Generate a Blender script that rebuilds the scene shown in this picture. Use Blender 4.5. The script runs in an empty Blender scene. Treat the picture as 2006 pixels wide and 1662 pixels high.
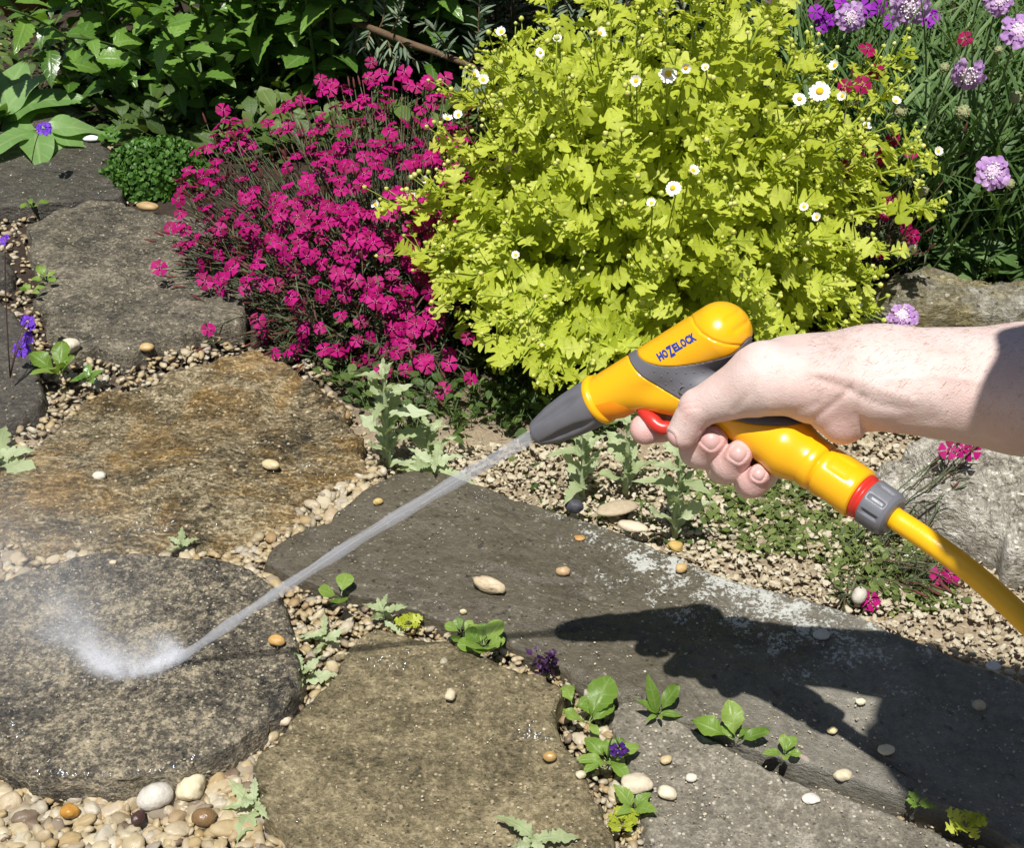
import bpy, bmesh, math
import numpy as np
from mathutils import Vector, Matrix

sc = bpy.context.scene
COL = sc.collection
rng = np.random.default_rng(7)
R = math.radians

# ------------------------------------------------------------------ camera, sky, sun, exposure
F_PX, CX, CY = 2800.0, 1003.0, 831.0
CAM_H, PITCH = 0.90, R(34)
CAM = np.array([0, 0, CAM_H])
FW = np.array([0, math.cos(PITCH), -math.sin(PITCH)])
UP = np.array([0, math.sin(PITCH), math.cos(PITCH)])
RT = np.array([1.0, 0, 0])
cd = bpy.data.cameras.new('camera')
cam = bpy.data.objects.new('camera', cd)
COL.objects.link(cam)
cam.location = CAM
cam.rotation_euler = (R(90) - PITCH, 0, 0)
cd.sensor_width = 36
cd.lens = 36 * F_PX / 2006
cd.clip_start, cd.clip_end = 0.02, 500
sc.camera = cam

def ray(x, y):
    return FW + RT * ((x - CX) / F_PX) - UP * ((y - CY) / F_PX)
def G(x, y, z=0.0):
    r = ray(x, y)
    return CAM + r * ((z - CAM_H) / r[2])
def D(x, y, d):
    return CAM + ray(x, y) * d
def VY(x, y, Y):
    r = ray(x, y)
    return CAM + r * (Y / r[1])
def proj(P):
    P = np.atleast_2d(P) - CAM
    d = P @ FW
    return np.stack([CX + F_PX * (P @ RT) / d, CY - F_PX * (P @ UP) / d, d], 1)

SUN_DIR = D(1045, 850, 1.03) - G(1090, 1228, 0.03)
SUN_DIR /= np.linalg.norm(SUN_DIR)
elev = math.asin(SUN_DIR[2])
azim = math.atan2(SUN_DIR[0], SUN_DIR[1])
w = bpy.data.worlds.new('World')
sc.world = w
w.use_nodes = True
nt = w.node_tree
bg = nt.nodes['Background']
sky = nt.nodes.new('ShaderNodeTexSky')
sky.sky_type = 'NISHITA'
sky.sun_disc = False
sky.sun_elevation = elev
sky.sun_rotation = azim
nt.links.new(sky.outputs[0], bg.inputs[0])
bg.inputs[1].default_value = 0.05
sl = bpy.data.lights.new('sun', 'SUN')
sl.energy = 5.0
sl.angle = R(0.53)
sl.color = (1.0, 0.975, 0.935)
sun = bpy.data.objects.new('sun', sl)
COL.objects.link(sun)
sun.location = SUN_DIR * 10
sun.rotation_euler = Vector(SUN_DIR).to_track_quat('Z', 'Y').to_euler()
sc.view_settings.view_transform = 'Standard'
sc.view_settings.look = 'None'
sc.view_settings.exposure = 0.24
sc.view_settings.gamma = 1
sc.render.engine = 'CYCLES'
sc.cycles.use_denoising = True
sc.cycles.max_bounces = 8
sc.cycles.transparent_max_bounces = 16
sc.cycles.volume_bounces = 4
sc.cycles.sample_clamp_indirect = 6

# ------------------------------------------------------------------ numeric helpers
def _hash(ix, iy, s):
    n = (ix.astype(np.int64) * 374761393 + iy.astype(np.int64) * 668265263 + s * 974634777) & 0xffffffff
    n = ((n ^ (n >> 13)) * 1274126177) & 0xffffffff
    return ((n ^ (n >> 16)) & 0xffff) / 65535.0
def vnoise(x, y, s=0):
    x = np.asarray(x, float); y = np.asarray(y, float)
    ix, iy = np.floor(x), np.floor(y)
    fx, fy = x - ix, y - iy
    fx = fx * fx * (3 - 2 * fx); fy = fy * fy * (3 - 2 * fy)
    a, b = _hash(ix, iy, s), _hash(ix + 1, iy, s)
    c, d = _hash(ix, iy + 1, s), _hash(ix + 1, iy + 1, s)
    return (a * (1 - fx) + b * fx) * (1 - fy) + (c * (1 - fx) + d * fx) * fy - .5
def fbm(x, y, s=0, o=4):
    r, a = 0, 1.0
    for i in range(o):
        r = r + a * vnoise(x * 2 ** i, y * 2 ** i, s + i * 17)
        a *= .5
    return r
def nrm(v):
    v = np.asarray(v, float)
    return v / np.maximum(np.linalg.norm(v, axis=-1, keepdims=True), 1e-9)
def basis(d, n):
    """columns x=d, y, z~n ; vectorised"""
    d = nrm(np.atleast_2d(d)); n = np.atleast_2d(n)
    n = n - (n * d).sum(-1, keepdims=True) * d
    n = nrm(n)
    y = np.cross(n, d)
    return np.stack([d, y, n], -1)
def inpoly(px, py, poly):
    poly = np.asarray(poly, float)
    r = np.zeros(np.shape(px), bool)
    j = len(poly) - 1
    for i in range(len(poly)):
        xi, yi = poly[i][:2]; xj, yj = poly[j][:2]
        c = ((yi > py) != (yj > py)) & (px < (xj - xi) * (py - yi) / (yj - yi + 1e-12) + xi)
        r ^= c
        j = i
    return r
def closed_spline(P, n):
    P = np.asarray(P, float); m = len(P)
    out = []
    for i in range(m):
        p0, p1, p2, p3 = P[i - 1], P[i], P[(i + 1) % m], P[(i + 2) % m]
        for t in np.linspace(0, 1, 12, endpoint=False):
            out.append(.5 * ((2 * p1) + (p2 - p0) * t + (2 * p0 - 5 * p1 + 4 * p2 - p3) * t * t + (3 * p1 - p0 - 3 * p2 + p3) * t ** 3))
    out = np.array(out)
    s = np.r_[0, np.cumsum(np.linalg.norm(np.diff(np.vstack([out, out[:1]]), axis=0), axis=1))]
    o2 = np.vstack([out, out[:1]])
    u = np.linspace(0, s[-1], n, endpoint=False)
    return np.stack([np.interp(u, s, o2[:, k]) for k in range(P.shape[1])], 1)
def open_spline(P, n):
    P = np.asarray(P, float)
    Q = np.vstack([2 * P[0] - P[1], P, 2 * P[-1] - P[-2]])
    out = []
    for i in range(1, len(Q) - 2):
        p0, p1, p2, p3 = Q[i - 1:i + 3]
        for t in np.linspace(0, 1, 12, endpoint=False):
            out.append(.5 * ((2 * p1) + (p2 - p0) * t + (2 * p0 - 5 * p1 + 4 * p2 - p3) * t * t + (3 * p1 - p0 - 3 * p2 + p3) * t ** 3))
    out = np.array(out + [P[-1]])
    s = np.r_[0, np.cumsum(np.linalg.norm(np.diff(out, axis=0), axis=1))]
    u = np.linspace(0, s[-1], n)
    return np.stack([np.interp(u, s, out[:, k]) for k in range(P.shape[1])], 1)

# ------------------------------------------------------------------ objects
ORG = {}
def tag(o, label=None, cat=None, group=None, kind=None):
    if label: o['label'] = label
    if cat: o['category'] = cat
    if group: o['group'] = group
    if kind: o['kind'] = kind
    return o
def thing(name, label, cat, loc, group=None):
    o = bpy.data.objects.new(name, None)
    COL.objects.link(o)
    o.empty_display_size = .02
    o.location = loc
    ORG[o.name] = np.array(loc, float)
    return tag(o, label, cat, group)
def mesh(name, V, T, mats, M=None, UV=None, smooth=True):
    me = bpy.data.meshes.new(name)
    V = np.ascontiguousarray(V, np.float32); T = np.ascontiguousarray(T, np.int32)
    k = T.shape[1]
    me.vertices.add(len(V)); me.vertices.foreach_set('co', V.ravel())
    me.loops.add(T.size); me.loops.foreach_set('vertex_index', T.ravel())
    me.polygons.add(len(T))
    me.polygons.foreach_set('loop_start', np.arange(len(T), dtype=np.int32) * k)
    me.polygons.foreach_set('use_smooth', np.full(len(T), smooth))
    for m in (mats if isinstance(mats, (list, tuple)) else [mats]):
        me.materials.append(m)
    if M is not None:
        me.polygons.foreach_set('material_index', np.ascontiguousarray(M, np.int32))
    if UV is not None:
        l = me.uv_layers.new(name='UVMap')
        l.data.foreach_set('uv', np.ascontiguousarray(UV[T.ravel()], np.float32).ravel())
    me.update(calc_edges=True)
    return me
def link(name, me, parent=None, loc=None, rot=None, kind=None):
    """loc in world; parents have no rotation"""
    o = bpy.data.objects.new(name, me)
    COL.objects.link(o)
    p0 = np.zeros(3)
    if parent is not None:
        o.parent = parent
        p0 = ORG.get(parent.name, np.zeros(3))
    loc = p0 if loc is None else np.array(loc, float)
    if rot is None:
        o.location = loc - p0
    else:
        m = Matrix([list(r) + [0] for r in rot] + [[0, 0, 0, 1]])
        m.translation = Vector(loc - p0)
        o.matrix_basis = m
    ORG[o.name] = loc
    if kind: o['kind'] = kind
    return o
def mk(name, V, T, mats, parent=None, org=None, M=None, UV=None, smooth=True, kind=None):
    """V in world"""
    if org is None:
        org = ORG[parent.name] if parent is not None else np.array([V[:, 0].mean(), V[:, 1].mean(), V[:, 2].min()])
    org = np.asarray(org, float)
    return link(name, mesh(name, V - org, T, mats, M, UV, smooth), parent, org, None, kind)

class Batch:
    def __init__(s):
        s.V, s.T, s.M, s.U, s.n = [], [], [], [], 0
    def raw(s, V, T, m=0, UV=None):
        V = np.asarray(V, float); T = np.asarray(T, int)
        if T.shape[1] == 4:
            T = np.vstack([T[:, [0, 1, 2]], T[:, [0, 2, 3]]])
        s.V.append(V); s.T.append(T + s.n)
        s.M.append(np.full(len(T), m) if np.isscalar(m) else m)
        s.U.append(np.zeros((len(V), 2)) if UV is None else UV)
        s.n += len(V)
    def inst(s, t, Rs, ts):
        n = len(ts)
        if n == 0: return
        V = np.einsum('nij,vj->nvi', Rs, t['V']) + np.asarray(ts)[:, None, :]
        k = len(t['V'])
        T = t['T'][None] + (np.arange(n) * k)[:, None, None]
        s.V.append(V.reshape(-1, 3)); s.T.append(T.reshape(-1, 3) + s.n)
        s.M.append(np.tile(t['M'], n)); s.U.append(np.tile(t['U'], (n, 1)))
        s.n += n * k
    def tube(s, P, r, sides=4, m=0):
        V, T = tube(P, r, sides)
        s.raw(V, T, m)
    def build(s, name, mats, parent=None, kind=None, org=None, smooth=True):
        if not s.V: return None
        return mk(name, np.vstack(s.V), np.vstack(s.T), mats, parent, org, np.concatenate(s.M), np.vstack(s.U), smooth, kind)
    def tmpl(s):
        return dict(V=np.vstack(s.V), T=np.vstack(s.T), M=np.concatenate(s.M), U=np.vstack(s.U))
def tube(P, r, sides=6, cap=True):
    P = np.asarray(P, float); n = len(P)
    r = np.broadcast_to(np.asarray(r, float), (n,)) if np.ndim(r) else np.full(n, r)
    d = nrm(np.gradient(P, axis=0))
    ref = np.array([0, 0, 1.0]) if abs(d[:, 2]).mean() < .8 else np.array([1.0, 0, 0])
    a = nrm(np.cross(d, ref)); b = np.cross(d, a)
    th = np.arange(sides) / sides * 2 * np.pi
    V = P[:, None] + r[:, None, None] * (np.cos(th)[None, :, None] * a[:, None] + np.sin(th)[None, :, None] * b[:, None])
    V = V.reshape(-1, 3)
    T = []
    for i in range(n - 1):
        for j in range(sides):
            k = (j + 1) % sides
            A, B, C, Dd = i * sides + j, i * sides + k, (i + 1) * sides + k, (i + 1) * sides + j
            T += [(A, B, C), (A, C, Dd)]
    if cap:
        V = np.vstack([V, P[0], P[-1]])
        for j in range(sides):
            k = (j + 1) % sides
            T += [(n * sides, k, j), (n * sides + 1, (n - 1) * sides + j, (n - 1) * sides + k)]
    return V, np.array(T)
def ico(sub):
    bm = bmesh.new()
    bmesh.ops.create_icosphere(bm, subdivisions=sub, radius=1)
    V = np.array([v.co[:] for v in bm.verts]); T = np.array([[v.index for v in f.verts] for f in bm.faces])
    bm.free()
    return V, T
ICO = {i: ico(i) for i in (1, 2, 3)}
def T_(V, T, m=0, U=None):
    return dict(V=np.asarray(V, float), T=np.asarray(T, int), M=np.full(len(T), m), U=np.zeros((len(V), 2)) if U is None else U)
def blob(sub, s, amp=.2, freq=1.3, seed=0, flat=0.0):
    V, T = ICO[sub]
    V = V.copy()
    q = V * freq + seed * 3.7
    n = fbm(q[:, 0] + q[:, 2] * .7, q[:, 1] - q[:, 2] * .5, seed, 3)
    n2 = fbm(q[:, 0] * 4 + q[:, 2] * 2, q[:, 1] * 4 - q[:, 2] * 3, seed + 7, 2)
    V = V * (1 + amp * 2 * n + amp * .35 * n2)[:, None] * np.array(s)
    return V, T

def visrank(ts, cell=12.0):
    """rank instances: those nearest to the camera in their own picture cell first"""
    p = proj(ts)
    inf = (p[:, 0] > -20) & (p[:, 0] < 2026) & (p[:, 1] > -20) & (p[:, 1] < 1682)
    key = np.floor(p[:, 0] / cell).astype(int) * 1000 + np.floor(p[:, 1] / cell).astype(int)
    order = np.argsort(p[:, 2])
    seen = set(); vis = np.zeros(len(ts), bool)
    for i in order:
        if inf[i] and key[i] not in seen:
            seen.add(key[i]); vis[i] = True
    return vis, p, inf
def spread(parent, name, tmpls, which, Rs, ts, mats, nmax, rest, cell=14.0):
    """the nmax instances that show largest become parts called name, the others one part called rest"""
    if len(ts) == 0: return
    vis, p, inf = visrank(ts, cell)
    size = np.linalg.norm(Rs[:, :, 0], axis=1) / p[:, 2]
    score = vis * 10 + inf * 5 + size * 20 / (size.max() + 1e-9) * .3
    order = np.argsort(-score)
    top = order[:nmax]; low = order[nmax:]
    mes = [mesh(name, t['V'], t['T'], mats, t['M'], t['U']) for t in tmpls]
    for i in top:
        link(name, mes[which[i]], parent, ts[i], Rs[i])
    b = Batch()
    for k, t in enumerate(tmpls):
        q = low[which[low] == k]
        b.inst(t, Rs[q], ts[q])
    if b.V: b.build(rest, mats, parent, 'stuff')

# ------------------------------------------------------------------ materials
def newmat(name):
    m = bpy.data.materials.new(name)
    m.use_nodes = True
    return m, m.node_tree, m.node_tree.nodes['Principled BSDF'], m.node_tree.nodes['Material Output']
def N(nt, typ, **kw):
    n = nt.nodes.new(typ)
    for k, v in kw.items():
        if k.startswith('i_'):
            n.inputs[k[2:].replace('_', ' ')].default_value = v
        else:
            setattr(n, k, v)
    return n
def ramp(nt, fac, stops, interp='LINEAR'):
    r = nt.nodes.new('ShaderNodeValToRGB')
    r.color_ramp.interpolation = interp
    e = r.color_ramp.elements
    while len(e) < len(stops): e.new(.5)
    for a, (p, c) in zip(e, stops):
        a.position = p
        a.color = (*c, 1) if len(c) == 3 else c
    nt.links.new(fac, r.inputs[0])
    return r.outputs[0]
def math_(nt, op, a, b=None, clamp=False):
    n = nt.nodes.new('ShaderNodeMath'); n.operation = op; n.use_clamp = clamp
    for i, v in enumerate((a, b)):
        if v is None: continue
        if isinstance(v, (int, float)): n.inputs[i].default_value = v
        else: nt.links.new(v, n.inputs[i])
    return n.outputs[0]
def mixc(nt, fac, a, b, blend='MIX'):
    n = nt.nodes.new('ShaderNodeMix'); n.data_type = 'RGBA'; n.blend_type = blend
    for i, v in ((0, fac), (6, a), (7, b)):
        if isinstance(v, (int, float)): n.inputs[i].default_value = v
        elif isinstance(v, tuple): n.inputs[i].default_value = (*v, 1) if len(v) == 3 else v
        else: nt.links.new(v, n.inputs[i])
    return n.outputs[2]
def noise(nt, vec, scale, detail=4, rough=.55, dist=0):
    n = N(nt, 'ShaderNodeTexNoise')
    n.inputs['Scale'].default_value = scale; n.inputs['Detail'].default_value = detail
    n.inputs['Roughness'].default_value = rough; n.inputs['Distortion'].default_value = dist
    nt.links.new(vec, n.inputs['Vector'])
    return n.outputs['Fac']
def mapping(nt, vec, loc=(0, 0, 0), scale=(1, 1, 1), rot=(0, 0, 0)):
    n = nt.nodes.new('ShaderNodeMapping')
    nt.links.new(vec, n.inputs[0])
    n.inputs[1].default_value = loc; n.inputs[2].default_value = rot; n.inputs[3].default_value = scale
    return n.outputs[0]
def coords(nt):
    n = nt.nodes.get('Geometry') or nt.nodes.new('ShaderNodeNewGeometry')
    n.name = 'Geometry'
    return n.outputs['Position']
def objc(nt):
    n = nt.nodes.new('ShaderNodeTexCoord')
    return n.outputs['Object']
def bump(nt, p, h, strength, dist):
    b = nt.nodes.new('ShaderNodeBump')
    b.inputs['Strength'].default_value = strength; b.inputs['Distance'].default_value = dist
    nt.links.new(h, b.inputs['Height'])
    nt.links.new(b.outputs[0], p.inputs['Normal'])
    return b
def rnd(nt):
    """random per island and per object, 0..1"""
    g = nt.nodes.new('ShaderNodeNewGeometry'); o = nt.nodes.new('ShaderNodeObjectInfo')
    return math_(nt, 'FRACT', math_(nt, 'ADD', g.outputs['Random Per Island'], o.outputs['Random']))

def stonemat(name, dark, mid, light, speck=150, rough=(.35, .8), wet=.5, lichen=None, ochre=None, seed=0, contrast=1.0, bumpd=.003, streak=1.0, spot=None, dry=None):
    m, nt, p, out = newmat(name)
    c = mapping(nt, coords(nt), loc=(seed * 1.7, seed * .9, 0), scale=(1, 1, 1.5))
    cs = mapping(nt, coords(nt), loc=(seed * .7, seed * 2.9, 0), scale=(1, streak, 2.0), rot=(0, 0, .25))
    big = noise(nt, c, 7, 4, .6, .6)
    med = ramp(nt, noise(nt, cs, speck * .22, 6, .68, .3), [(.36, (0, 0, 0)), (.64, (1, 1, 1))])
    fine = ramp(nt, noise(nt, cs, speck * 1.15, 5, .7), [(.40, (0, 0, 0)), (.60, (1, 1, 1))])
    tiny = ramp(nt, noise(nt, c, speck * 3.2, 3, .7), [(.38, (0, 0, 0)), (.62, (1, 1, 1))])
    f = math_(nt, 'ADD', math_(nt, 'MULTIPLY', big, .55), math_(nt, 'MULTIPLY', med, .27))
    f = math_(nt, 'ADD', f, math_(nt, 'MULTIPLY', fine, .27))
    f = math_(nt, 'ADD', f, math_(nt, 'MULTIPLY', tiny, .20))
    f = math_(nt, 'SUBTRACT', f, .145)                      # mean about .5
    f = math_(nt, 'ADD', math_(nt, 'MULTIPLY', math_(nt, 'SUBTRACT', f, .5), 1.15 * contrast), .5, True)
    col = ramp(nt, f, [(.10, dark), (.5, mid), (.90, light)])
    # single pale and dark grains
    vg = nt.nodes.new('ShaderNodeTexVoronoi'); vg.inputs['Scale'].default_value = speck * 2.2
    nt.links.new(c, vg.inputs['Vector'])
    sx = nt.nodes.new('ShaderNodeSeparateXYZ'); nt.links.new(vg.outputs['Color'], sx.inputs[0])
    near_ = math_(nt, 'LESS_THAN', vg.outputs['Distance'], .42)
    col = mixc(nt, math_(nt, 'MULTIPLY', math_(nt, 'MULTIPLY', math_(nt, 'GREATER_THAN', sx.outputs[0], .93), near_), .7), col, tuple(min(1, v * 1.35 + .05) for v in light))
    col = mixc(nt, math_(nt, 'MULTIPLY', math_(nt, 'MULTIPLY', math_(nt, 'LESS_THAN', sx.outputs[0], .055), near_), .65), col, tuple(v * .6 for v in dark))
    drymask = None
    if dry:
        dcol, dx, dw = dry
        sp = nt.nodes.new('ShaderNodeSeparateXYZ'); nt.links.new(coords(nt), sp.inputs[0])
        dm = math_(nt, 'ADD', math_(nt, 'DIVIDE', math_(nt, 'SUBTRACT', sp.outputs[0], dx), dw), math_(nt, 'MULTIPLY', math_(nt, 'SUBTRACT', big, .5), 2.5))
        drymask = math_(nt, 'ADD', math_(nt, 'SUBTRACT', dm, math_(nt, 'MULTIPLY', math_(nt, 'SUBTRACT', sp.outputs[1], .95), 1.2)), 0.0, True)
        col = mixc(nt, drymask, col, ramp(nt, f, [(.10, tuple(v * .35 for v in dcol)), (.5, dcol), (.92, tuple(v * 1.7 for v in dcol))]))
    if ochre:
        om = ramp(nt, noise(nt, mapping(nt, coords(nt), loc=(seed, 3, 0)), 13, 6, .7, .8), [(.45, (0, 0, 0)), (.62, (1, 1, 1))])
        col = mixc(nt, math_(nt, 'MULTIPLY', om, .6), col, mixc(nt, 1.0, mixc(nt, .25, col, (.5, .45, .4)), tuple(v * 2.4 for v in ochre), 'MULTIPLY'))
    if spot:
        pm = ramp(nt, noise(nt, c, 85, 2, .5), [(.25, (1, 1, 1)), (.33, (0, 0, 0))])
        col = mixc(nt, math_(nt, 'MULTIPLY', pm, .7), col, spot)
    if lichen:
        lc, (lx, ly, lr) = lichen
        ln = noise(nt, c, 260, 5, .75); lb = noise(nt, c, 40, 3, .6)
        g = nt.nodes.new('ShaderNodeVectorMath'); g.operation = 'LENGTH'
        lm0 = mapping(nt, coords(nt), loc=(-lx, -ly, 0), scale=(1, 1, 0))
        lm1 = mapping(nt, lm0, rot=(0, 0, .75))
        nt.links.new(mapping(nt, lm1, scale=(.55, 1.7, 1)), g.inputs[0])
        near = math_(nt, 'SUBTRACT', 1.0, math_(nt, 'DIVIDE', g.outputs['Value'], lr), True)
        s = math_(nt, 'ADD', math_(nt, 'MULTIPLY', ln, .65), math_(nt, 'MULTIPLY', lb, .45))
        s = math_(nt, 'ADD', s, math_(nt, 'MULTIPLY', near, .22))
        lm = ramp(nt, s, [(.725, (0, 0, 0)), (.76, (1, 1, 1))])
        lm = math_(nt, 'MULTIPLY', lm, math_(nt, 'MULTIPLY', near, 2.5, True))
        col = mixc(nt, math_(nt, 'MULTIPLY', lm, .9), col, lc)
    nt.links.new(col, p.inputs['Base Color'])
    wn = ramp(nt, noise(nt, c, 11, 4, .6, .4), [(.62 - wet * .5, (1, 1, 1)), (.80 - wet * .5, (0, 0, 0))])
    ro = nt.nodes.new('ShaderNodeMapRange')
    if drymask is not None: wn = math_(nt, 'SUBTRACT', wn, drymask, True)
    nt.links.new(wn, ro.inputs[0]); ro.inputs[3].default_value = rough[0]; ro.inputs[4].default_value = rough[1]
    nt.links.new(ro.outputs[0], p.inputs['Roughness'])
    p.inputs['Specular IOR Level'].default_value = .4
    h = math_(nt, 'ADD', math_(nt, 'MULTIPLY', fine, .4), math_(nt, 'ADD', math_(nt, 'MULTIPLY', med, 1.0), math_(nt, 'MULTIPLY', tiny, .12)))
    bump(nt, p, h, .8, bumpd)
    return m

def leafmat(name, stops, transl=.35, rough=.45, spec=.4, vein=.25, tcol=None, veinscale=9, backdark=0):
    m, nt, p, out = newmat(name)
    r = rnd(nt)
    col = ramp(nt, r, stops)
    uv = nt.nodes.new('ShaderNodeTexCoord')
    sp = nt.nodes.new('ShaderNodeSeparateXYZ'); nt.links.new(uv.outputs['UV'], sp.inputs[0])
    nz = noise(nt, coords(nt), 220, 3)
    col = mixc(nt, math_(nt, 'MULTIPLY', nz, .35), col, mixc(nt, 1.0, col, (.55, .6, .45), 'MULTIPLY'))
    p.inputs['Roughness'].default_value = rough
    p.inputs['Specular IOR Level'].default_value = spec
    if vein > 0:
        v = math_(nt, 'ABSOLUTE', sp.outputs[1])
        mid = math_(nt, 'SUBTRACT', 1.0, math_(nt, 'MULTIPLY', v, 11.0), True)
        side = math_(nt, 'SINE', math_(nt, 'MULTIPLY', math_(nt, 'SUBTRACT', sp.outputs[0], math_(nt, 'MULTIPLY', v, .28)), veinscale * 6.28))
        sidem = math_(nt, 'SUBTRACT', math_(nt, 'MULTIPLY', side, 3.0), 2.2, True)
        vm = math_(nt, 'MAXIMUM', mid, math_(nt, 'MULTIPLY', sidem, .5), True)
        col = mixc(nt, math_(nt, 'MULTIPLY', vm, vein), col, mixc(nt, .6, col, (.5, .6, .3)))
        bump(nt, p, math_(nt, 'ADD', math_(nt, 'MULTIPLY', vm, -.6), math_(nt, 'MULTIPLY', nz, .6)), .6, .0012)
    nt.links.new(col, p.inputs['Base Color'])
    if transl > 0:
        tr = nt.nodes.new('ShaderNodeBsdfTranslucent')
        tc = mixc(nt, 1.0, col, tcol or (1.5, 1.35, .5), 'MULTIPLY')
        nt.links.new(tc, tr.inputs[0])
        mx = nt.nodes.new('ShaderNodeMixShader')
        mx.inputs[0].default_value = transl
        nt.links.new(p.outputs[0], mx.inputs[1]); nt.links.new(tr.outputs[0], mx.inputs[2])
        nt.links.new(mx.outputs[0], out.inputs[0])
    return m
def plain(name, c, rough=.5, spec=.5, var=.12, nscale=60, bumpd=0, bscale=300, coat=0, sss=0):
    m, nt, p, out = newmat(name)
    n = noise(nt, coords(nt), nscale, 4)
    col = mixc(nt, n, tuple(np.array(c) * (1 - var)), tuple(np.minimum(np.array(c) * (1 + var), 1)))
    nt.links.new(col, p.inputs['Base Color'])
    p.inputs['Roughness'].default_value = rough
    p.inputs['Specular IOR Level'].default_value = spec
    if coat:
        p.inputs['Coat Weight'].default_value = coat; p.inputs['Coat Roughness'].default_value = .12
    if bumpd:
        bump(nt, p, noise(nt, coords(nt), bscale, 4), .5, bumpd)
    return m
def pebblemat(name, stops, wet=.5):
    m, nt, p, out = newmat(name)
    r = rnd(nt)
    col = ramp(nt, r, stops)
    c = coords(nt)
    n = noise(nt, c, 260, 5, .7); b = noise(nt, c, 70, 3)
    col = mixc(nt, math_(nt, 'MULTIPLY', n, .55), col, mixc(nt, 1.0, col, (.45, .38, .3), 'MULTIPLY'))
    col = mixc(nt, math_(nt, 'MULTIPLY', b, .3), col, (.62, .54, .4))
    nt.links.new(col, p.inputs['Base Color'])
    rr = math_(nt, 'FRACT', math_(nt, 'MULTIPLY', r, 7.3))
    mr = nt.nodes.new('ShaderNodeMapRange'); nt.links.new(rr, mr.inputs[0])
    mr.inputs[3].default_value = .28 if wet > .3 else .6; mr.inputs[4].default_value = .75
    nt.links.new(mr.outputs[0], p.inputs['Roughness'])
    p.inputs['Specular IOR Level'].default_value = .35
    bump(nt, p, n, .5, .0012)
    return m

PEB = [(0, (.55, .475, .32)), (.14, (.44, .35, .19)), (.28, (.38, .265, .105)), (.4, (.51, .445, .31)), (.5, (.29, .17, .05)), (.6, (.55, .51, .41)), (.7, (.42, .34, .195)), (.8, (.22, .165, .095)), (.9, (.48, .445, .36)), (.97, (.12, .07, .04))]
M_PEB = pebblemat('wet_pebble', PEB)
M_PEBDRY = pebblemat('dry_pebble', [(0, (.58, .53, .40)), (.3, (.46, .39, .255)), (.5, (.61, .57, .45)), (.7, (.50, .43, .285)), (.88, (.34, .265, .155)), (1, (.21, .17, .115))], .1)

# soil
def soilmat():
    m, nt, p, out = newmat('soil')
    c = coords(nt)
    a = noise(nt, c, 60, 8, .7); b = noise(nt, c, 330, 5, .7); g = noise(nt, c, 5, 3)
    f = math_(nt, 'ADD', math_(nt, 'MULTIPLY', a, .5), math_(nt, 'MULTIPLY', b, .5))
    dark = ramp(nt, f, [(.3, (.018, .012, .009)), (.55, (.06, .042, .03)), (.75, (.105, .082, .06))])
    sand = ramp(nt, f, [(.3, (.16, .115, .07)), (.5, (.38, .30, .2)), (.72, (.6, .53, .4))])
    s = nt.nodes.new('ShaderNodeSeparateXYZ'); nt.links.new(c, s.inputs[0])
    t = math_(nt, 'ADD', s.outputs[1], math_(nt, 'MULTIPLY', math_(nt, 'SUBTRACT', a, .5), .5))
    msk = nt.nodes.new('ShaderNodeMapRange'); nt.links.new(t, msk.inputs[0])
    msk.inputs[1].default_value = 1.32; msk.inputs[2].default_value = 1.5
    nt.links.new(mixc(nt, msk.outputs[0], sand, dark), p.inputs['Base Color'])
    p.inputs['Roughness'].default_value = .85
    p.inputs['Specular IOR Level'].default_value = .2
    bump(nt, p, f, 1.0, .006)
    return m
M_SOIL = soilmat()

# ------------------------------------------------------------------ ground
def build_ground():
    xs = np.r_[-60, -20, -8, -3, np.linspace(-1.6, 1.8, 170), 3, 8, 20, 60]
    ys = np.r_[-60, -20, -6, -1.5, np.linspace(.2, 4.2, 180), 6, 12, 25, 80]
    X, Y = np.meshgrid(xs, ys, indexing='ij')
    Z = -.014 + .012 * fbm(X * 9, Y * 9, 3, 4) + .03 * np.clip((Y - 1.45) / 1.2, 0, 1) * (1 + fbm(X * 3, Y * 3, 9, 3))
    V = np.stack([X, Y, Z], -1).reshape(-1, 3)
    n, m_ = len(xs), len(ys)
    i, j = np.meshgrid(np.arange(n - 1), np.arange(m_ - 1), indexing='ij')
    a = (i * m_ + j).ravel()
    T = np.stack([a, a + m_, a + m_ + 1, a + 1], 1)
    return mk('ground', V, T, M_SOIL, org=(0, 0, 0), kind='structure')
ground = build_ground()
def gz(x, y):
    return -.014 + .012 * fbm(x * 9, y * 9, 3, 4) + .03 * np.clip((y - 1.45) / 1.2, 0, 1) * (1 + fbm(x * 3, y * 3, 9, 3))

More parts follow.
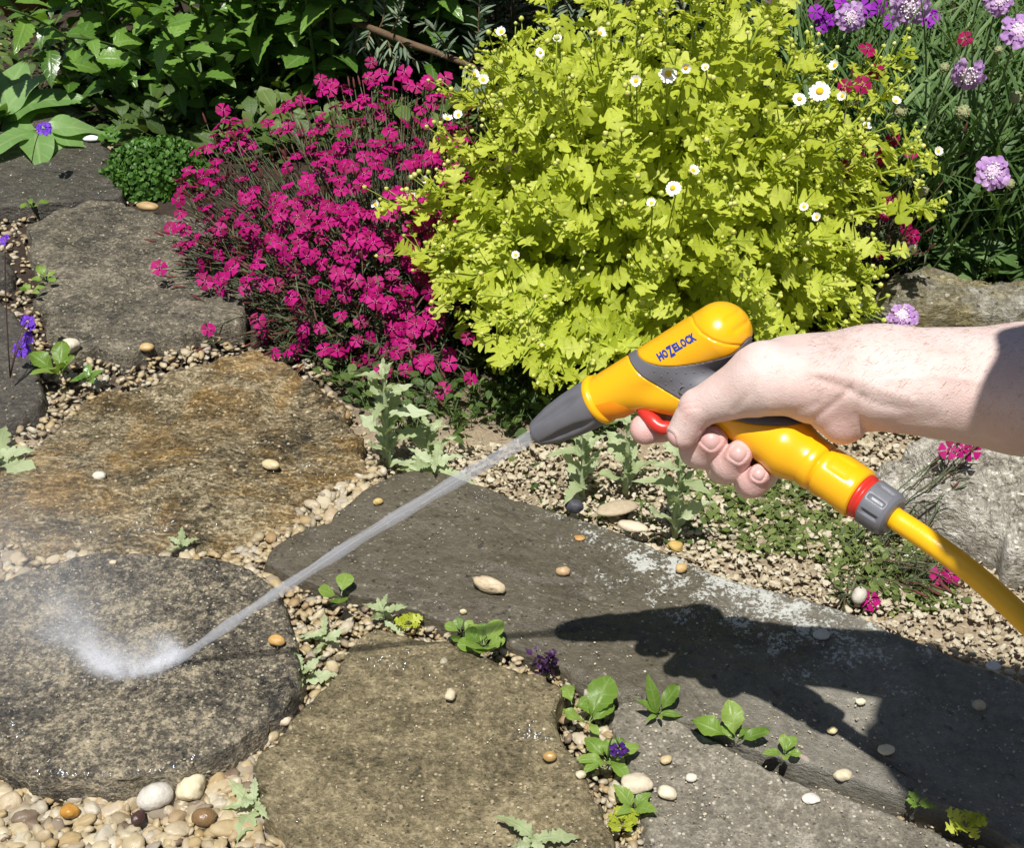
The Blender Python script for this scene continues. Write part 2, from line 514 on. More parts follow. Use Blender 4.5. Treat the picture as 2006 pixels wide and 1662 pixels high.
# ------------------------------------------------------------------ paving stones
SLABS = []
SLABZ = []
def slab(label, px, ztop, thick, mat, seed, rough_edge=.004, amp=.004, bevel=.0045, steps=None, name='paving_stone', n=300, tilt=(0, 0)):
    P = np.array([G(x, y, ztop)[:2] for x, y in px])
    Q = closed_spline(P, n)
    c = Q.mean(0)
    d = nrm(Q - c)
    chip = fbm(Q[:, 0] * 60 + 9, Q[:, 1] * 60, seed + 40, 3)
    Q = Q + d * (rough_edge * 2 * fbm(Q[:, 0] * 30, Q[:, 1] * 30, seed, 4) - .006 * np.clip(chip - .22, 0, 1) * 3 + .0012 * fbm(Q[:, 0] * 190, Q[:, 1] * 190, seed + 41, 2))[:, None]
    SLABS.append(Q); SLABZ.append(ztop)
    rad = np.linalg.norm(Q - c, axis=1)
    rings = [(-.006, -thick), (-.004, -thick * .8), (.003, -thick * .55), (.002, -thick * .35), (0, -bevel * 1.1), (-bevel * .3, -bevel * .45), (-bevel * .8, -bevel * .12), (-bevel * 1.6, 0)]
    V = []
    for k, (off, dz) in enumerate(rings):
        q = Q + d * off
        wob = .0045 * fbm(q[:, 0] * 55 + k * 3, q[:, 1] * 55, seed + 5, 4) * (1 if k < 5 else .35)
        q = q + d * wob[:, None]
        V.append(np.c_[q, np.full(n, dz)])
    for s in np.linspace(.985, .03, 34) ** 1.0:
        q = c + (Q - d * bevel * 1.6 - c) * s
        V.append(np.c_[q, np.zeros(n)])
    V = np.vstack(V)
    V = np.vstack([V, [c[0], c[1], 0]])
    top = np.ones(len(V)); top[:n * 4] = .25
    x, y = V[:, 0], V[:, 1]
    h = amp * 1.6 * fbm(x * 9, y * 9, seed, 3) + amp * .75 * fbm(x * 38, y * 38, seed + 3, 3) + amp * .34 * fbm(x * 130, y * 130, seed + 9, 3)
    pit = fbm(x * 70 + 5, y * 70, seed + 21, 3); h = h - .0022 * np.clip(pit - .3, 0, 1) * 3
    if steps is not None:
        h = h + steps(x, y)
    h = h + tilt[0] * (x - c[0]) + tilt[1] * (y - c[1])
    V[:, 2] += ztop + h * top
    nr = len(rings) + 34
    i, j = np.meshgrid(np.arange(nr - 1), np.arange(n), indexing='ij')
    a = (i * n + j).ravel(); b = (i * n + (j + 1) % n).ravel()
    T = np.stack([a, b, b + n, a + n], 1)
    T = np.vstack([T[:, [0, 1, 2]], T[:, [0, 2, 3]]])
    j = np.arange(n)
    T = np.vstack([T, np.stack([(nr - 1) * n + j, (nr - 1) * n + (j + 1) % n, np.full(n, nr * n)], 1)])
    o = mk(name, V, T, mat, org=(c[0], c[1], ztop - thick))
    tag(o, label, 'paving stone', 'irregular stepping stones set in gravel')
    return o

def ridge(pts, width, drop, zt):
    """a broken layer in the stone: the near side of the line lies lower"""
    L = np.array([G(a, b, zt)[:2] for a, b in pts])
    def f(x, y):
        yl = np.interp(x, L[:, 0], L[:, 1]) + .006 * fbm(x * 40, y * 10, 71, 3)
        fade = np.clip((x - L[0, 0]) / .04, 0, 1) * np.clip((L[-1, 0] - x) / .04, 0, 1)
        return drop * fade * np.clip((y - yl) / width + .5, 0, 1) * np.exp(-np.clip(y - yl, 0, 1) / .06)
    return f

M_ROUND = stonemat('mottled_dark_stone', (.016, .015, .014), (.115, .098, .07), (.38, .32, .215), 150, (.2, .85), .45, seed=1, contrast=1.35)
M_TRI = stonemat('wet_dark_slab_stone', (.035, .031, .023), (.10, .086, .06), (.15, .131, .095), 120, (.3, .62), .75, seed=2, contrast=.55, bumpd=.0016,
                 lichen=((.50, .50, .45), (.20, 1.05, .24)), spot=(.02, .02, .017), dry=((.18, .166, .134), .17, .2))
M_BROWN = stonemat('brown_mottled_stone', (.045, .037, .02), (.172, .138, .074), (.35, .285, .165), 140, (.3, .8), .55, seed=3, contrast=1.05)
M_GREY = stonemat('grey_sandstone', (.075, .066, .05), (.20, .177, .135), (.42, .38, .31), 150, (.55, .85), .1, seed=4, contrast=.85, bumpd=.002)
M_OCHRE = stonemat('ochre_stone', (.035, .029, .018), (.215, .168, .09), (.55, .455, .29), 110, (.22, .75), .7, seed=5, contrast=1.45, ochre=(.37, .245, .075), bumpd=.006, streak=1.8)
M_MID = stonemat('grey_weathered_stone', (.03, .028, .022), (.15, .13, .092), (.36, .31, .22), 130, (.4, .9), .35, seed=6, contrast=1.15, streak=1.3, bumpd=.005)
M_DARK = stonemat('dark_wet_stone', (.03, .027, .022), (.075, .066, .052), (.15, .13, .1), 110, (.3, .6), .7, seed=7, contrast=.7)
M_LIME = stonemat('pale_limestone', (.1, .085, .065), (.44, .4, .32), (.68, .65, .57), 90, (.7, .9), 0, seed=8, contrast=1.15, bumpd=.008)
M_ROCK = stonemat('layered_grey_rock', (.045, .04, .03), (.2, .18, .135), (.42, .4, .33), 70, (.6, .9), 0, seed=9, contrast=1.1, ochre=(.3, .26, .08), bumpd=.008)

slab('round mottled dark grey stepping stone that the water jet hits',
     [(330, 1081), (450, 1099), (540, 1150), (582, 1225), (591, 1300), (568, 1369), (478, 1443), (374, 1494), (270, 1521), (165, 1527), (60, 1512), (-60, 1460), (-125, 1370), (-135, 1270), (-80, 1180), (20, 1128), (120, 1097), (222, 1084)],
     .034, .055, M_ROUND, 11, amp=.0035)
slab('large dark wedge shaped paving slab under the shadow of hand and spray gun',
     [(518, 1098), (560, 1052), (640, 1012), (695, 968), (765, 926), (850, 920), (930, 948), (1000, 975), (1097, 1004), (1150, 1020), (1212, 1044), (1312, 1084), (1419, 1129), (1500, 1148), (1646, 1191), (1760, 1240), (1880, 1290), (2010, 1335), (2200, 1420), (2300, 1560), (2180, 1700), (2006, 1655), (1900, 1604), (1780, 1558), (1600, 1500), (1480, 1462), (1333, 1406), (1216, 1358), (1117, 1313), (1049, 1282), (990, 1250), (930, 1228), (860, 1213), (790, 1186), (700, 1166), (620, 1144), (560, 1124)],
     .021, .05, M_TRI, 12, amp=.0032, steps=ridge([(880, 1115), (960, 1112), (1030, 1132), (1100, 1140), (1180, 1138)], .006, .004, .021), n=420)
slab('brown mottled stepping stone in the foreground beside the loose gravel',
     [(672, 1275), (700, 1250), (733, 1231), (781, 1235), (830, 1250), (880, 1258), (935, 1290), (990, 1310), (1050, 1322), (1098, 1352), (1088, 1400), (1100, 1440), (1140, 1490), (1165, 1545), (1190, 1600), (1205, 1670), (1190, 1800), (950, 1880), (700, 1830), (590, 1740), (552, 1640), (520, 1575), (498, 1520), (520, 1462), (560, 1425), (604, 1376), (640, 1334)],
     .025, .05, M_BROWN, 13, amp=.0032, steps=ridge([(700, 1310), (780, 1300), (860, 1325), (960, 1340), (1040, 1345)], .006, .004, .025))
slab('dry grey sandstone slab in the bottom right foreground',
     [(1198, 1385), (1235, 1372), (1290, 1394), (1345, 1424), (1400, 1452), (1480, 1492), (1560, 1528), (1640, 1555), (1740, 1588), (1850, 1640), (1960, 1700), (2040, 1790), (1800, 1880), (1400, 1870), (1290, 1760), (1262, 1662), (1250, 1600), (1232, 1540), (1218, 1480), (1200, 1430)],
     .015, .045, M_GREY, 14, amp=.0028)
slab('broad ochre and brown wet stone left of the poppy',
     [(190, 772), (290, 746), (400, 712), (470, 694), (560, 715), (630, 760), (690, 830), (722, 890), (700, 925), (640, 948), (600, 978), (572, 1010), (510, 1048), (440, 1066), (350, 1058), (255, 1072), (160, 1076), (70, 1076), (-20, 1055), (-120, 1010), (-130, 950), (-50, 918), (40, 880), (100, 846), (140, 800)],
     .015, .045, M_OCHRE, 15, amp=.007, rough_edge=.012)
slab('weathered grey stone left of the magenta flowers',
     [(62, 440), (120, 402), (200, 394), (290, 408), (400, 430), (480, 480), (500, 560), (470, 630), (405, 650), (330, 668), (250, 690), (165, 690), (112, 668), (85, 605), (72, 560), (82, 520), (60, 485)],
     .016, .045, M_MID, 16, amp=.007, rough_edge=.012)
slab('dark slab at the upper left with a white water glint',
     [(-60, 262), (40, 256), (130, 250), (190, 262), (216, 292), (226, 340), (236, 374), (190, 385), (100, 396), (30, 404), (-60, 402), (-130, 360), (-120, 290)],
     .022, .05, M_DARK, 17, amp=.003)
slab('small dark stone half hidden behind the purple bellflower',
     [(60, 236), (75, 216), (110, 205), (150, 208), (165, 226), (150, 244), (100, 248)], .02, .05, M_DARK, 18, amp=.003, n=120)
slab('dark wet stone cut off by the left edge beside violet bellflowers',
     [(-150, 575), (-40, 566), (8, 585), (30, 618), (52, 655), (62, 705), (82, 760), (70, 800), (0, 826), (-120, 830), (-190, 720)],
     .015, .045, M_DARK, 19, amp=.004)
slab('small dark stone at the left edge above the wet stone',
     [(-110, 478), (-30, 470), (8, 488), (26, 518), (8, 550), (-60, 562), (-130, 530)], .014, .045, M_DARK, 20, amp=.004, n=120)

# ------------------------------------------------------------------ gravel
def on_slab(x, y, grow=0.0):
    r = np.zeros(np.shape(x), bool)
    for Q in SLABS:
        c = Q.mean(0)
        q = Q + nrm(Q - c) * grow
        r |= inpoly(x, y, q)
    return r
def build_gravel():
    PB3 = [T_(*blob(3, (1, rng.uniform(.55, .95), rng.uniform(.32, .6)), rng.uniform(.16, .34), rng.uniform(.9, 1.6), s)) for s in range(20)]
    PB1 = [T_(*blob(2 if s < 1 else 1, (1, rng.uniform(.5, .95), rng.uniform(.25, .55)), .36, 1.4, s + 30)) for s in range(12)]
    pts = []
    # wet rounded gravel: foreground, the joints and the strip at the left
    def region(poly, n, lo, hi, layers=2, dry=0):
        P = np.array([G(a, b)[:2] for a, b in poly])
        lo_, hi_ = P.min(0), P.max(0)
        for L in range(layers):
            x = rng.uniform(lo_[0], hi_[0], n); y = rng.uniform(lo_[1], hi_[1], n)
            s = lo + (hi - lo) * rng.beta(1.2, 3.4 if not dry else 5.5, n)
            k = inpoly(x, y, P) & ~on_slab(x, y, -.004)
            z = np.full(n, -.006 + L * .006) + s * .25
            for a in np.nonzero(k)[0]:
                pts.append((x[a], y[a], z[a], s[a], dry))
    region([(-200, 1480), (200, 1500), (480, 1430), (700, 1640), (750, 1900), (-300, 1900)], 3400, .004, .0135, 3)
    region([(430, 1140), (600, 1120), (820, 1190), (1010, 1250), (1060, 1330), (1240, 1360), (1290, 1680), (1180, 1700), (1080, 1350), (800, 1260), (640, 1400), (440, 1560), (420, 1500), (600, 1300)], 3600, .003, .0092, 3)
    region([(-150, 1040), (420, 1030), (560, 980), (740, 900), (760, 960), (560, 1080), (640, 1170), (440, 1150), (330, 1110), (-150, 1170)], 3000, .0035, .0115, 3)
    region([(-200, 400), (60, 390), (120, 540), (130, 700), (480, 660), (640, 720), (720, 860), (500, 740), (250, 780), (80, 900), (-200, 1100)], 4600, .0025, .0105, 2)
    region([(-100, 30), (200, 60), (240, 300), (300, 400), (100, 410), (-150, 260)], 1500, .003, .013, 2)
    # drier pale gravel to the right of the wedge slab
    region([(700, 860), (1300, 860), (2120, 800), (2300, 1500), (1900, 1330), (1300, 1100), (1000, 985), (800, 960)], 9000, .0016, .0095, 2, 1)
    region([(1300, 1380), (1500, 1450), (1650, 1510), (2006, 1640), (2100, 1760), (1900, 1660), (1560, 1530), (1330, 1430)], 900, .0025, .008, 2, 1)
    region([(-900, 1170), (-150, 1150), (-200, 1480), (750, 1640), (1290, 1690), (1500, 1900), (2300, 1900), (2600, 2500), (-1300, 2500)], 5500, .005, .0155, 1)
    region([(-900, 250), (-150, 380), (-170, 1160), (-900, 1170)], 2400, .005, .014, 1)
    A = np.array(pts)
    n = len(A)
    th = rng.uniform(0, 6.28, n); tl = rng.normal(0, .35, (n, 2))
    ca, sa = np.cos(th), np.sin(th)
    X = np.stack([ca, sa, tl[:, 0]], 1); Z = np.stack([tl[:, 1], -tl[:, 0], np.ones(n)], 1)
    Rm = basis(X, Z) * A[:, 3][:, None, None]
    ts = A[:, :3].copy()
    ts[:, 2] += np.where(A[:, 4] > 0, -.003, 0)
    p = proj(ts)
    vis, p, inf = visrank(ts, 15)
    score = (A[:, 3] / p[:, 2]) * (inf & vis) * (A[:, 4] < 1)
    order = np.argsort(-score)
    top = order[:300]; low = order[300:]
    bed = tag(bpy.data.objects.new('gravel_bed', None), None, None, None, 'structure')
    COL.objects.link(bed); ORG[bed.name] = np.zeros(3)
    mes = [mesh('pebble', t['V'], t['T'], M_PEB) for t in PB3]
    for i in top:
        link('pebble', mes[rng.integers(len(mes))], bed, ts[i], Rm[i])
    w_ = rng.integers(0, 12, n)
    for dry, mt, nm in ((0, M_PEB, 'gravel'), (1, M_PEBDRY, 'gravel')):
        b = Batch()
        for k in range(12):
            q = low[(w_[low] == k) & (A[low, 4] == dry)]
            b.inst(PB1[k], Rm[q], ts[q])
        b.build(nm, mt, bed, 'stuff', None, not dry)
build_gravel()

def surf(px, py, z):
    for Q, zs in zip(SLABS, SLABZ):
        p = G(px, py, zs)
        if (p[:2] < Q.min(0)).any() or (p[:2] > Q.max(0)).any(): continue
        if inpoly(p[:1], p[1:2], Q)[0]: return p + [0, 0, .001]
    return G(px, py, min(z, .012))
# loose stones lying on the paving
def loose(label, x, y, z, sz, col, rough=.5, seed=0, ang=0, flat=.6, name='pebble', amp=.16, wid=.75, cat='pebble', group='loose stones on the paving and the gravel'):
    V, T = blob(3, (1, wid, flat), amp, 1.2, seed)
    c, s = math.cos(ang), math.sin(ang)
    V = V * sz
    V = np.c_[V[:, 0] * c - V[:, 1] * s, V[:, 0] * s + V[:, 1] * c, V[:, 2]]
    V[:, 2] -= V[:, 2].min() + .0006
    o = mk(name, V + surf(x, y, z), T, plain('pebble_' + str(seed), col, rough, .4, .3, 180, .0015, 350))
    return tag(o, label, cat, group)
zt = .034
loose('long knobbly tan stone lying on the wet wedge slab', 953, 1160, zt, .0148, (.5, .4, .26), .4, 101, -.42, .46, amp=.40, wid=.40)
loose('round tan pebble on the wedge slab above the long knobbly stone', 1103, 1129, zt, .0066, (.48, .32, .17), .4, 102, .1, .7)
loose('small cream pebble on the wedge slab below the long knobbly stone', 908, 1204, zt, .0035, (.6, .5, .3), .4, 103, 0, .8)
loose('ochre pebble on the wedge slab among the white lichen', 1334, 1121, zt, .006, (.55, .36, .15), .5, 104, .4, .7)
loose('tiny yellow pebble on the wedge slab near its upper left rim', 741, 989, zt, .005, (.5, .36, .13), .4, 105, .3, .7)
loose('tiny orange chip on the lichen covered rim of the wedge slab', 1136, 1059, zt, .006, (.45, .25, .08), .5, 106, 0, .35)
loose('orange brown pebble on the round stone near its right rim', 543, 1263, .041, .0068, (.5, .3, .1), .35, 107, -.3, .6)
loose('tiny cream pebble at the back rim of the round stone', 222, 1106, .041, .0036, (.6, .5, .33), .4, 108)
loose('pear shaped cream pebble on the brown mottled stone', 883, 1371, .032, .0062, (.55, .46, .31), .45, 109, 1.2, .7)
loose('small grey pebble on the brown stone above the pear shaped one', 870, 1301, .032, .0042, (.38, .34, .25), .45, 110, 1.1)
loose('wet amber pebble beside the puddle on the brown stone', 1077, 1490, .032, .0062, (.42, .27, .1), .2, 111, 0, .7)
loose('pale cream pebble near the right rim of the brown stone', 1137, 1525, .032, .0046, (.62, .52, .34), .4, 112, 0, .7)
loose('angular pale stone on the grey slab beside the gravel joint', 1247, 1549, .026, .013, (.56, .48, .35), .6, 113, -.2, .55, amp=.22)
loose('oval cream pebble just right of the angular pale stone', 1305, 1563, .026, .0078, (.66, .58, .42), .55, 114, -.3, .6)
loose('small tan pebble on the grey slab above the oval cream one', 1304, 1496, .026, .0056, (.52, .4, .22), .55, 115, .3, .6)
loose('small white pebble on the grey slab below the plantain weeds', 1353, 1530, .026, .005, (.66, .6, .48), .6, 116, .3, .6)
loose('broad flat white pebble near the centre of the grey slab', 1588, 1572, .026, .007, (.6, .56, .48), .65, 117, 0, .4)
loose('tiny yellowish pebble on the wedge slab in the sun below the hose shadow', 1630, 1437, zt, .0045, (.62, .52, .28), .6, 118)
loose('cream chip on the wedge slab beside the right end of the hose shadow', 1735, 1475, zt, .007, (.68, .6, .42), .65, 119, .2, .35)
loose('pale stone on the wedge slab inside the shadow of the arm', 1608, 1250, zt, .0075, (.55, .52, .45), .65, 120, 0, .5)
loose('round pebble on the wedge slab inside the deep shadow at the right', 1915, 1390, zt, .0062, (.5, .42, .3), .65, 121, 0, .7)
loose('flat white pebble in the shadow near the right edge of the wedge slab', 1945, 1312, zt, .0065, (.62, .6, .56), .65, 122, 0, .5)
loose('cream pebble in the strip of sunlight between the two shadows', 1685, 1380, zt, .0045, (.66, .58, .4), .65, 123)
loose('long reddish grey stone wedged between the wedge slab and the grey slab', 1569, 1497, .026, .0105, (.3, .24, .2), .6, 124, -.62, .5, wid=.42)
loose('cream pebble in the crack below the long reddish grey stone', 1650, 1528, .026, .0075, (.58, .5, .34), .6, 125, .1, .7)
loose('small white angular stone on the ochre slab', 197, 942, .03, .0075, (.62, .57, .45), .5, 126, 0, .7)
loose('oval cream pebble on the right part of the ochre slab', 533, 919, .03, .010, (.58, .46, .26), .4, 127, -.3, .5, wid=.6)
loose('smooth orange pebble at the lower rim of the weathered grey stone', 289, 686, .03, .0088, (.52, .36, .16), .35, 128, 0, .55)
loose('large smooth whitish pebble behind the broad weed at the left', 137, 690, .012, .0125, (.58, .52, .4), .45, 129, .2, .7)
loose('flat ochre stone under the green cushion plant', 292, 410, .032, .0165, (.4, .27, .12), .5, 130, -.2, .35, wid=.5)
loose('white stone put in as the water glint on the upper left slab', 178, 277, .036, .0125, (.8, .8, .8), .15, 131, 0, .35, wid=.6)  # near-white colour carries the water glint of the wet slab
loose('pale speckled grey stone, largest in the foreground gravel', 308, 1578, .010, .0138, (.56, .52, .45), .55, 132, .4, .75)
loose('rough cream stone lump beside the pale speckled grey stone', 380, 1562, .008, .0125, (.66, .57, .38), .6, 133, .9, .75, amp=.26)
loose('glossy brown stone in the foreground gravel near the brown slab', 402, 1612, .010, .0105, (.2, .12, .055), .25, 134, 0, .7)
loose('dark purple brown pebble in the foreground gravel', 273, 1610, .012, .0068, (.06, .03, .025), .3, 135, 1.3, .7)
loose('glossy orange pebble in the foreground gravel left of the purple one', 138, 1600, .012, .0072, (.42, .21, .04), .2, 136, 0, .75)
loose('pale oval pebble in the joint between the round stone and the brown stone', 555, 1418, .012, .0078, (.62, .52, .38), .45, 137, .15, .65)
loose('thin oval tan slate lying in the dry gravel by the wedge slab', 1207, 1003, .006, .021, (.42, .34, .23), .7, 138, .3, .22, wid=.5)
loose('small dark slate standing in the gravel by the wedge slab', 1125, 1003, .012, .009, (.06, .06, .07), .6, 139, -.4, .8)
loose('flat pinkish stone at the rim of the wedge slab below the oval slate', 1240, 1039, .012, .015, (.6, .5, .36), .6, 140, -.35, .3, wid=.45)
loose('yellow angular stone at the lichen covered rim of the wedge slab', 1322, 1078, .02, .0095, (.5, .34, .1), .6, 141, 0, .6, amp=.25)
loose('pale upright stone beside the lone magenta flower at the right', 1682, 1178, .004, .0095, (.5, .46, .38), .7, 142, .9, .8)
loose('dark grey flat stone resting on the pale limestone rock', 1968, 914, .075, .011, (.1, .1, .1), .6, 143, 0, .4)

def rock(label, px, py, Y, sz, mat, seed, flat=.5, wid=.7, ang=0, amp=.22, cat='rock', z=-.03):
    V, T = blob(3, (1, wid, flat), amp, 1.1, seed)
    bm = bmesh.new(); vs = [bm.verts.new(v) for v in V]
    for t in T: bm.faces.new([vs[i] for i in t])
    bmesh.ops.subdivide_edges(bm, edges=bm.edges[:], cuts=2, use_grid_fill=True)
    bmesh.ops.triangulate(bm, faces=bm.faces[:])
    bm.verts.index_update()
    V = np.array([v.co[:] for v in bm.verts]); T = np.array([[v.index for v in f.verts] for f in bm.faces]); bm.free()
    n = nrm(V)
    q = V * 2.6 + seed
    V = V + n * (.16 * fbm(q[:, 0] + q[:, 2], q[:, 1] - q[:, 2] * 1.7, seed, 5))[:, None]
    V[:, 2] += .10 * np.sin(V[:, 2] * 9 + 1.5 * fbm(V[:, 0] * 2, V[:, 1] * 2, seed, 2)) * (1 - abs(V[:, 2]))
    c, s = math.cos(ang), math.sin(ang)
    V = V * sz
    V = np.c_[V[:, 0] * c - V[:, 1] * s, V[:, 0] * s + V[:, 1] * c, V[:, 2]]
    V[:, 2] -= V[:, 2].min()
    p = VY(px, py, Y); p[2] = z
    return tag(mk('rock', V + p, T, mat), label, cat, 'rocks edging the flower bed')
def ledge(label, px, ztop, thick, mat, seed, amp):
    o = slab(label, px, ztop, thick, mat, seed, .014, amp, .012, name='rock', n=220)
    SLABS.pop(); SLABZ.pop()
    o['category'] = 'rock'; o['group'] = 'rocks edging the flower bed'
ledge('pale rough limestone rock behind the hose at the right edge', [(1700, 905), (1770, 884), (1860, 874), (2006, 868), (2150, 880), (2220, 1000), (2120, 1085), (2000, 1092), (1950, 1052), (1900, 1040), (1850, 1000), (1780, 985), (1715, 950)], .035, .07, M_LIME, 41, .024)
ledge('broad mossy ledge of layered rock above the forearm at the right', [(1650, 600), (1740, 575), (1850, 590), (2006, 600), (2160, 610), (2170, 690), (2006, 690), (1850, 680), (1700, 660)], .03, .07, M_ROCK, 42, .012)
ledge('upper grey ledge of layered rock beneath the lilac flower plants', [(1735, 552), (1800, 526), (1880, 540), (2006, 552), (2130, 560), (2130, 618), (2006, 612), (1900, 600), (1800, 590)], .06, .06, M_ROCK, 43, .012)
rock('brown bark covered lump at the top left corner behind the leaves', 75, 40, 2.78, .085, plain('bark', (.12, .06, .02), .8, .2, .5, 40, .01, 60), 44, 1.3, .8, 0)

# ------------------------------------------------------------------ spray gun, hand and forearm
# modelled in a local frame (x right, y down, z towards the camera; one unit = 0.95/2800 m) laid along the gun's own tilted plane
DREF = 0.95
def dplane(x, y):
    return 1.03 + (x - 1045) * -.000171 + (y - 850) * .0000553
def zp(x, y):
    return F_PX * (1 - dplane(x, y) / DREF)
def U2W(P):
    P = np.atleast_2d(np.asarray(P, float))
    d = DREF * (1 - P[:, 2] / F_PX)
    r = FW[None] + RT[None] * ((P[:, 0] - CX) / F_PX)[:, None] - UP[None] * ((P[:, 1] - CY) / F_PX)[:, None]
    return CAM + r * d[:, None]
def P3(x, y, z=0):
    return np.array([x, y, zp(x, y) + z])
def rc(P, a, b, ra, rb):
    ba = b - a
    t = np.clip(((P - a) @ ba) / (ba @ ba), 0, 1)
    return np.linalg.norm(P - a - t[:, None] * ba, axis=1) - (ra + t * (rb - ra))
def smin(a, b, k):
    h = np.clip(.5 + .5 * (b - a) / k, 0, 1)
    return b * (1 - h) + a * h - k * h * (1 - h)
def surfnets(f, lo, hi, h, band=3.0):
    lo = np.array(lo, float); n = np.ceil((np.array(hi) - lo) / h).astype(int) + 1
    H = 5
    cn = np.ceil(n / H).astype(int) + 1
    cg = np.stack(np.meshgrid(*[lo[k] + np.arange(cn[k]) * h * H for k in range(3)], indexing='ij'), -1)
    cdist = f(cg.reshape(-1, 3)).reshape(cn)
    S = np.repeat(np.repeat(np.repeat(cdist, H, 0), H, 1), H, 2)
    off = H // 2
    S = S[:n[0], :n[1], :n[2]].astype(np.float32)
    need = np.abs(S) < h * H * 2.2
    idx = np.argwhere(need)
    S[need] = f(lo + idx * h)
    ins = S < 0
    c = np.zeros(np.array(S.shape) - 1, int)
    cs = np.array(S.shape) - 1
    for dx in (0, 1):
        for dy in (0, 1):
            for dz in (0, 1):
                c += ins[dx:dx + cs[0], dy:dy + cs[1], dz:dz + cs[2]]
    act = np.argwhere((c > 0) & (c < 8))
    vid = np.full(cs, -1, int)
    vid[tuple(act.T)] = np.arange(len(act))
    acc = np.zeros((len(act), 3)); cnt = np.zeros(len(act))
    corners = [(dx, dy, dz) for dx in (0, 1) for dy in (0, 1) for dz in (0, 1)]
    for i in range(8):
        for j in range(i + 1, 8):
            a, b = np.array(corners[i]), np.array(corners[j])
            if np.abs(a - b).sum() != 1: continue
            sa = S[tuple((act + a).T)]; sb = S[tuple((act + b).T)]
            x = (sa < 0) != (sb < 0)
            t = np.where(x, sa / (sa - sb + 1e-12), 0)
            acc[x] += (a + (b - a) * t[:, None])[x]
            cnt[x] += 1
    V = lo + (act + acc / cnt[:, None]) * h
    Q = []
    for ax in range(3):
        e = np.zeros(3, int); e[ax] = 1
        u, v = (ax + 1) % 3, (ax + 2) % 3
        s = [slice(1, -1)] * 3; s[ax] = slice(0, -1)
        s2 = [slice(1, -1)] * 3; s2[ax] = slice(1, None)
        A, B = ins[tuple(s)], ins[tuple(s2)]
        for flip, msk in ((False, A & ~B), (True, ~A & B)):
            p = np.argwhere(msk)
            o = np.ones(3, int); o[ax] = 0
            p = p + o
            eu = np.zeros(3, int); eu[u] = 1
            ev = np.zeros(3, int); ev[v] = 1
            q = np.stack([vid[tuple((p - eu - ev).T)], vid[tuple((p - ev).T)], vid[tuple(p.T)], vid[tuple((p - eu).T)]], 1)
            q = q[(q >= 0).all(1)]
            Q.append(q[:, ::-1] if flip else q)
    return V, np.vstack(Q)

# --- skin
HAND = {}
def chain(P, pts, k=8):
    d = None
    for (a, ra), (b, rb) in zip(pts[:-1], pts[1:]):
        e = rc(P, a, b, ra, rb)
        d = e if d is None else smin(d, e, k)
    return d
def Z3(x, y, z, r):
    return (np.array([x, y, z], float), r)
def PZ(x, y, z, r):
    return (P3(x, y, z), r)
FING = dict(
    index=[PZ(1505, 725, -85, 46), PZ(1370, 795, -110, 38), PZ(1296, 832, -60, 34), PZ(1265, 841, 4, 31.5)],
    middle=[PZ(1530, 745, -85, 46), PZ(1405, 850, -115, 40), PZ(1368, 880, -20, 37), PZ(1378, 880, 18, 37), PZ(1397, 863, 50, 30)],
    ring=[PZ(1560, 765, -82, 44), PZ(1440, 890, -108, 38), PZ(1420, 912, -15, 36), PZ(1432, 908, 20, 36.5), PZ(1449, 889, 46, 28)],
    pinky=[PZ(1590, 790, -75, 40), PZ(1490, 930, -95, 32), PZ(1468, 946, -10, 29), PZ(1476, 944, 14, 29.5), PZ(1488, 930, 34, 22)])
ELB = np.array([2500, 815, 230.])
UARM = np.array([2900, 560, 480.])
NAILS = []
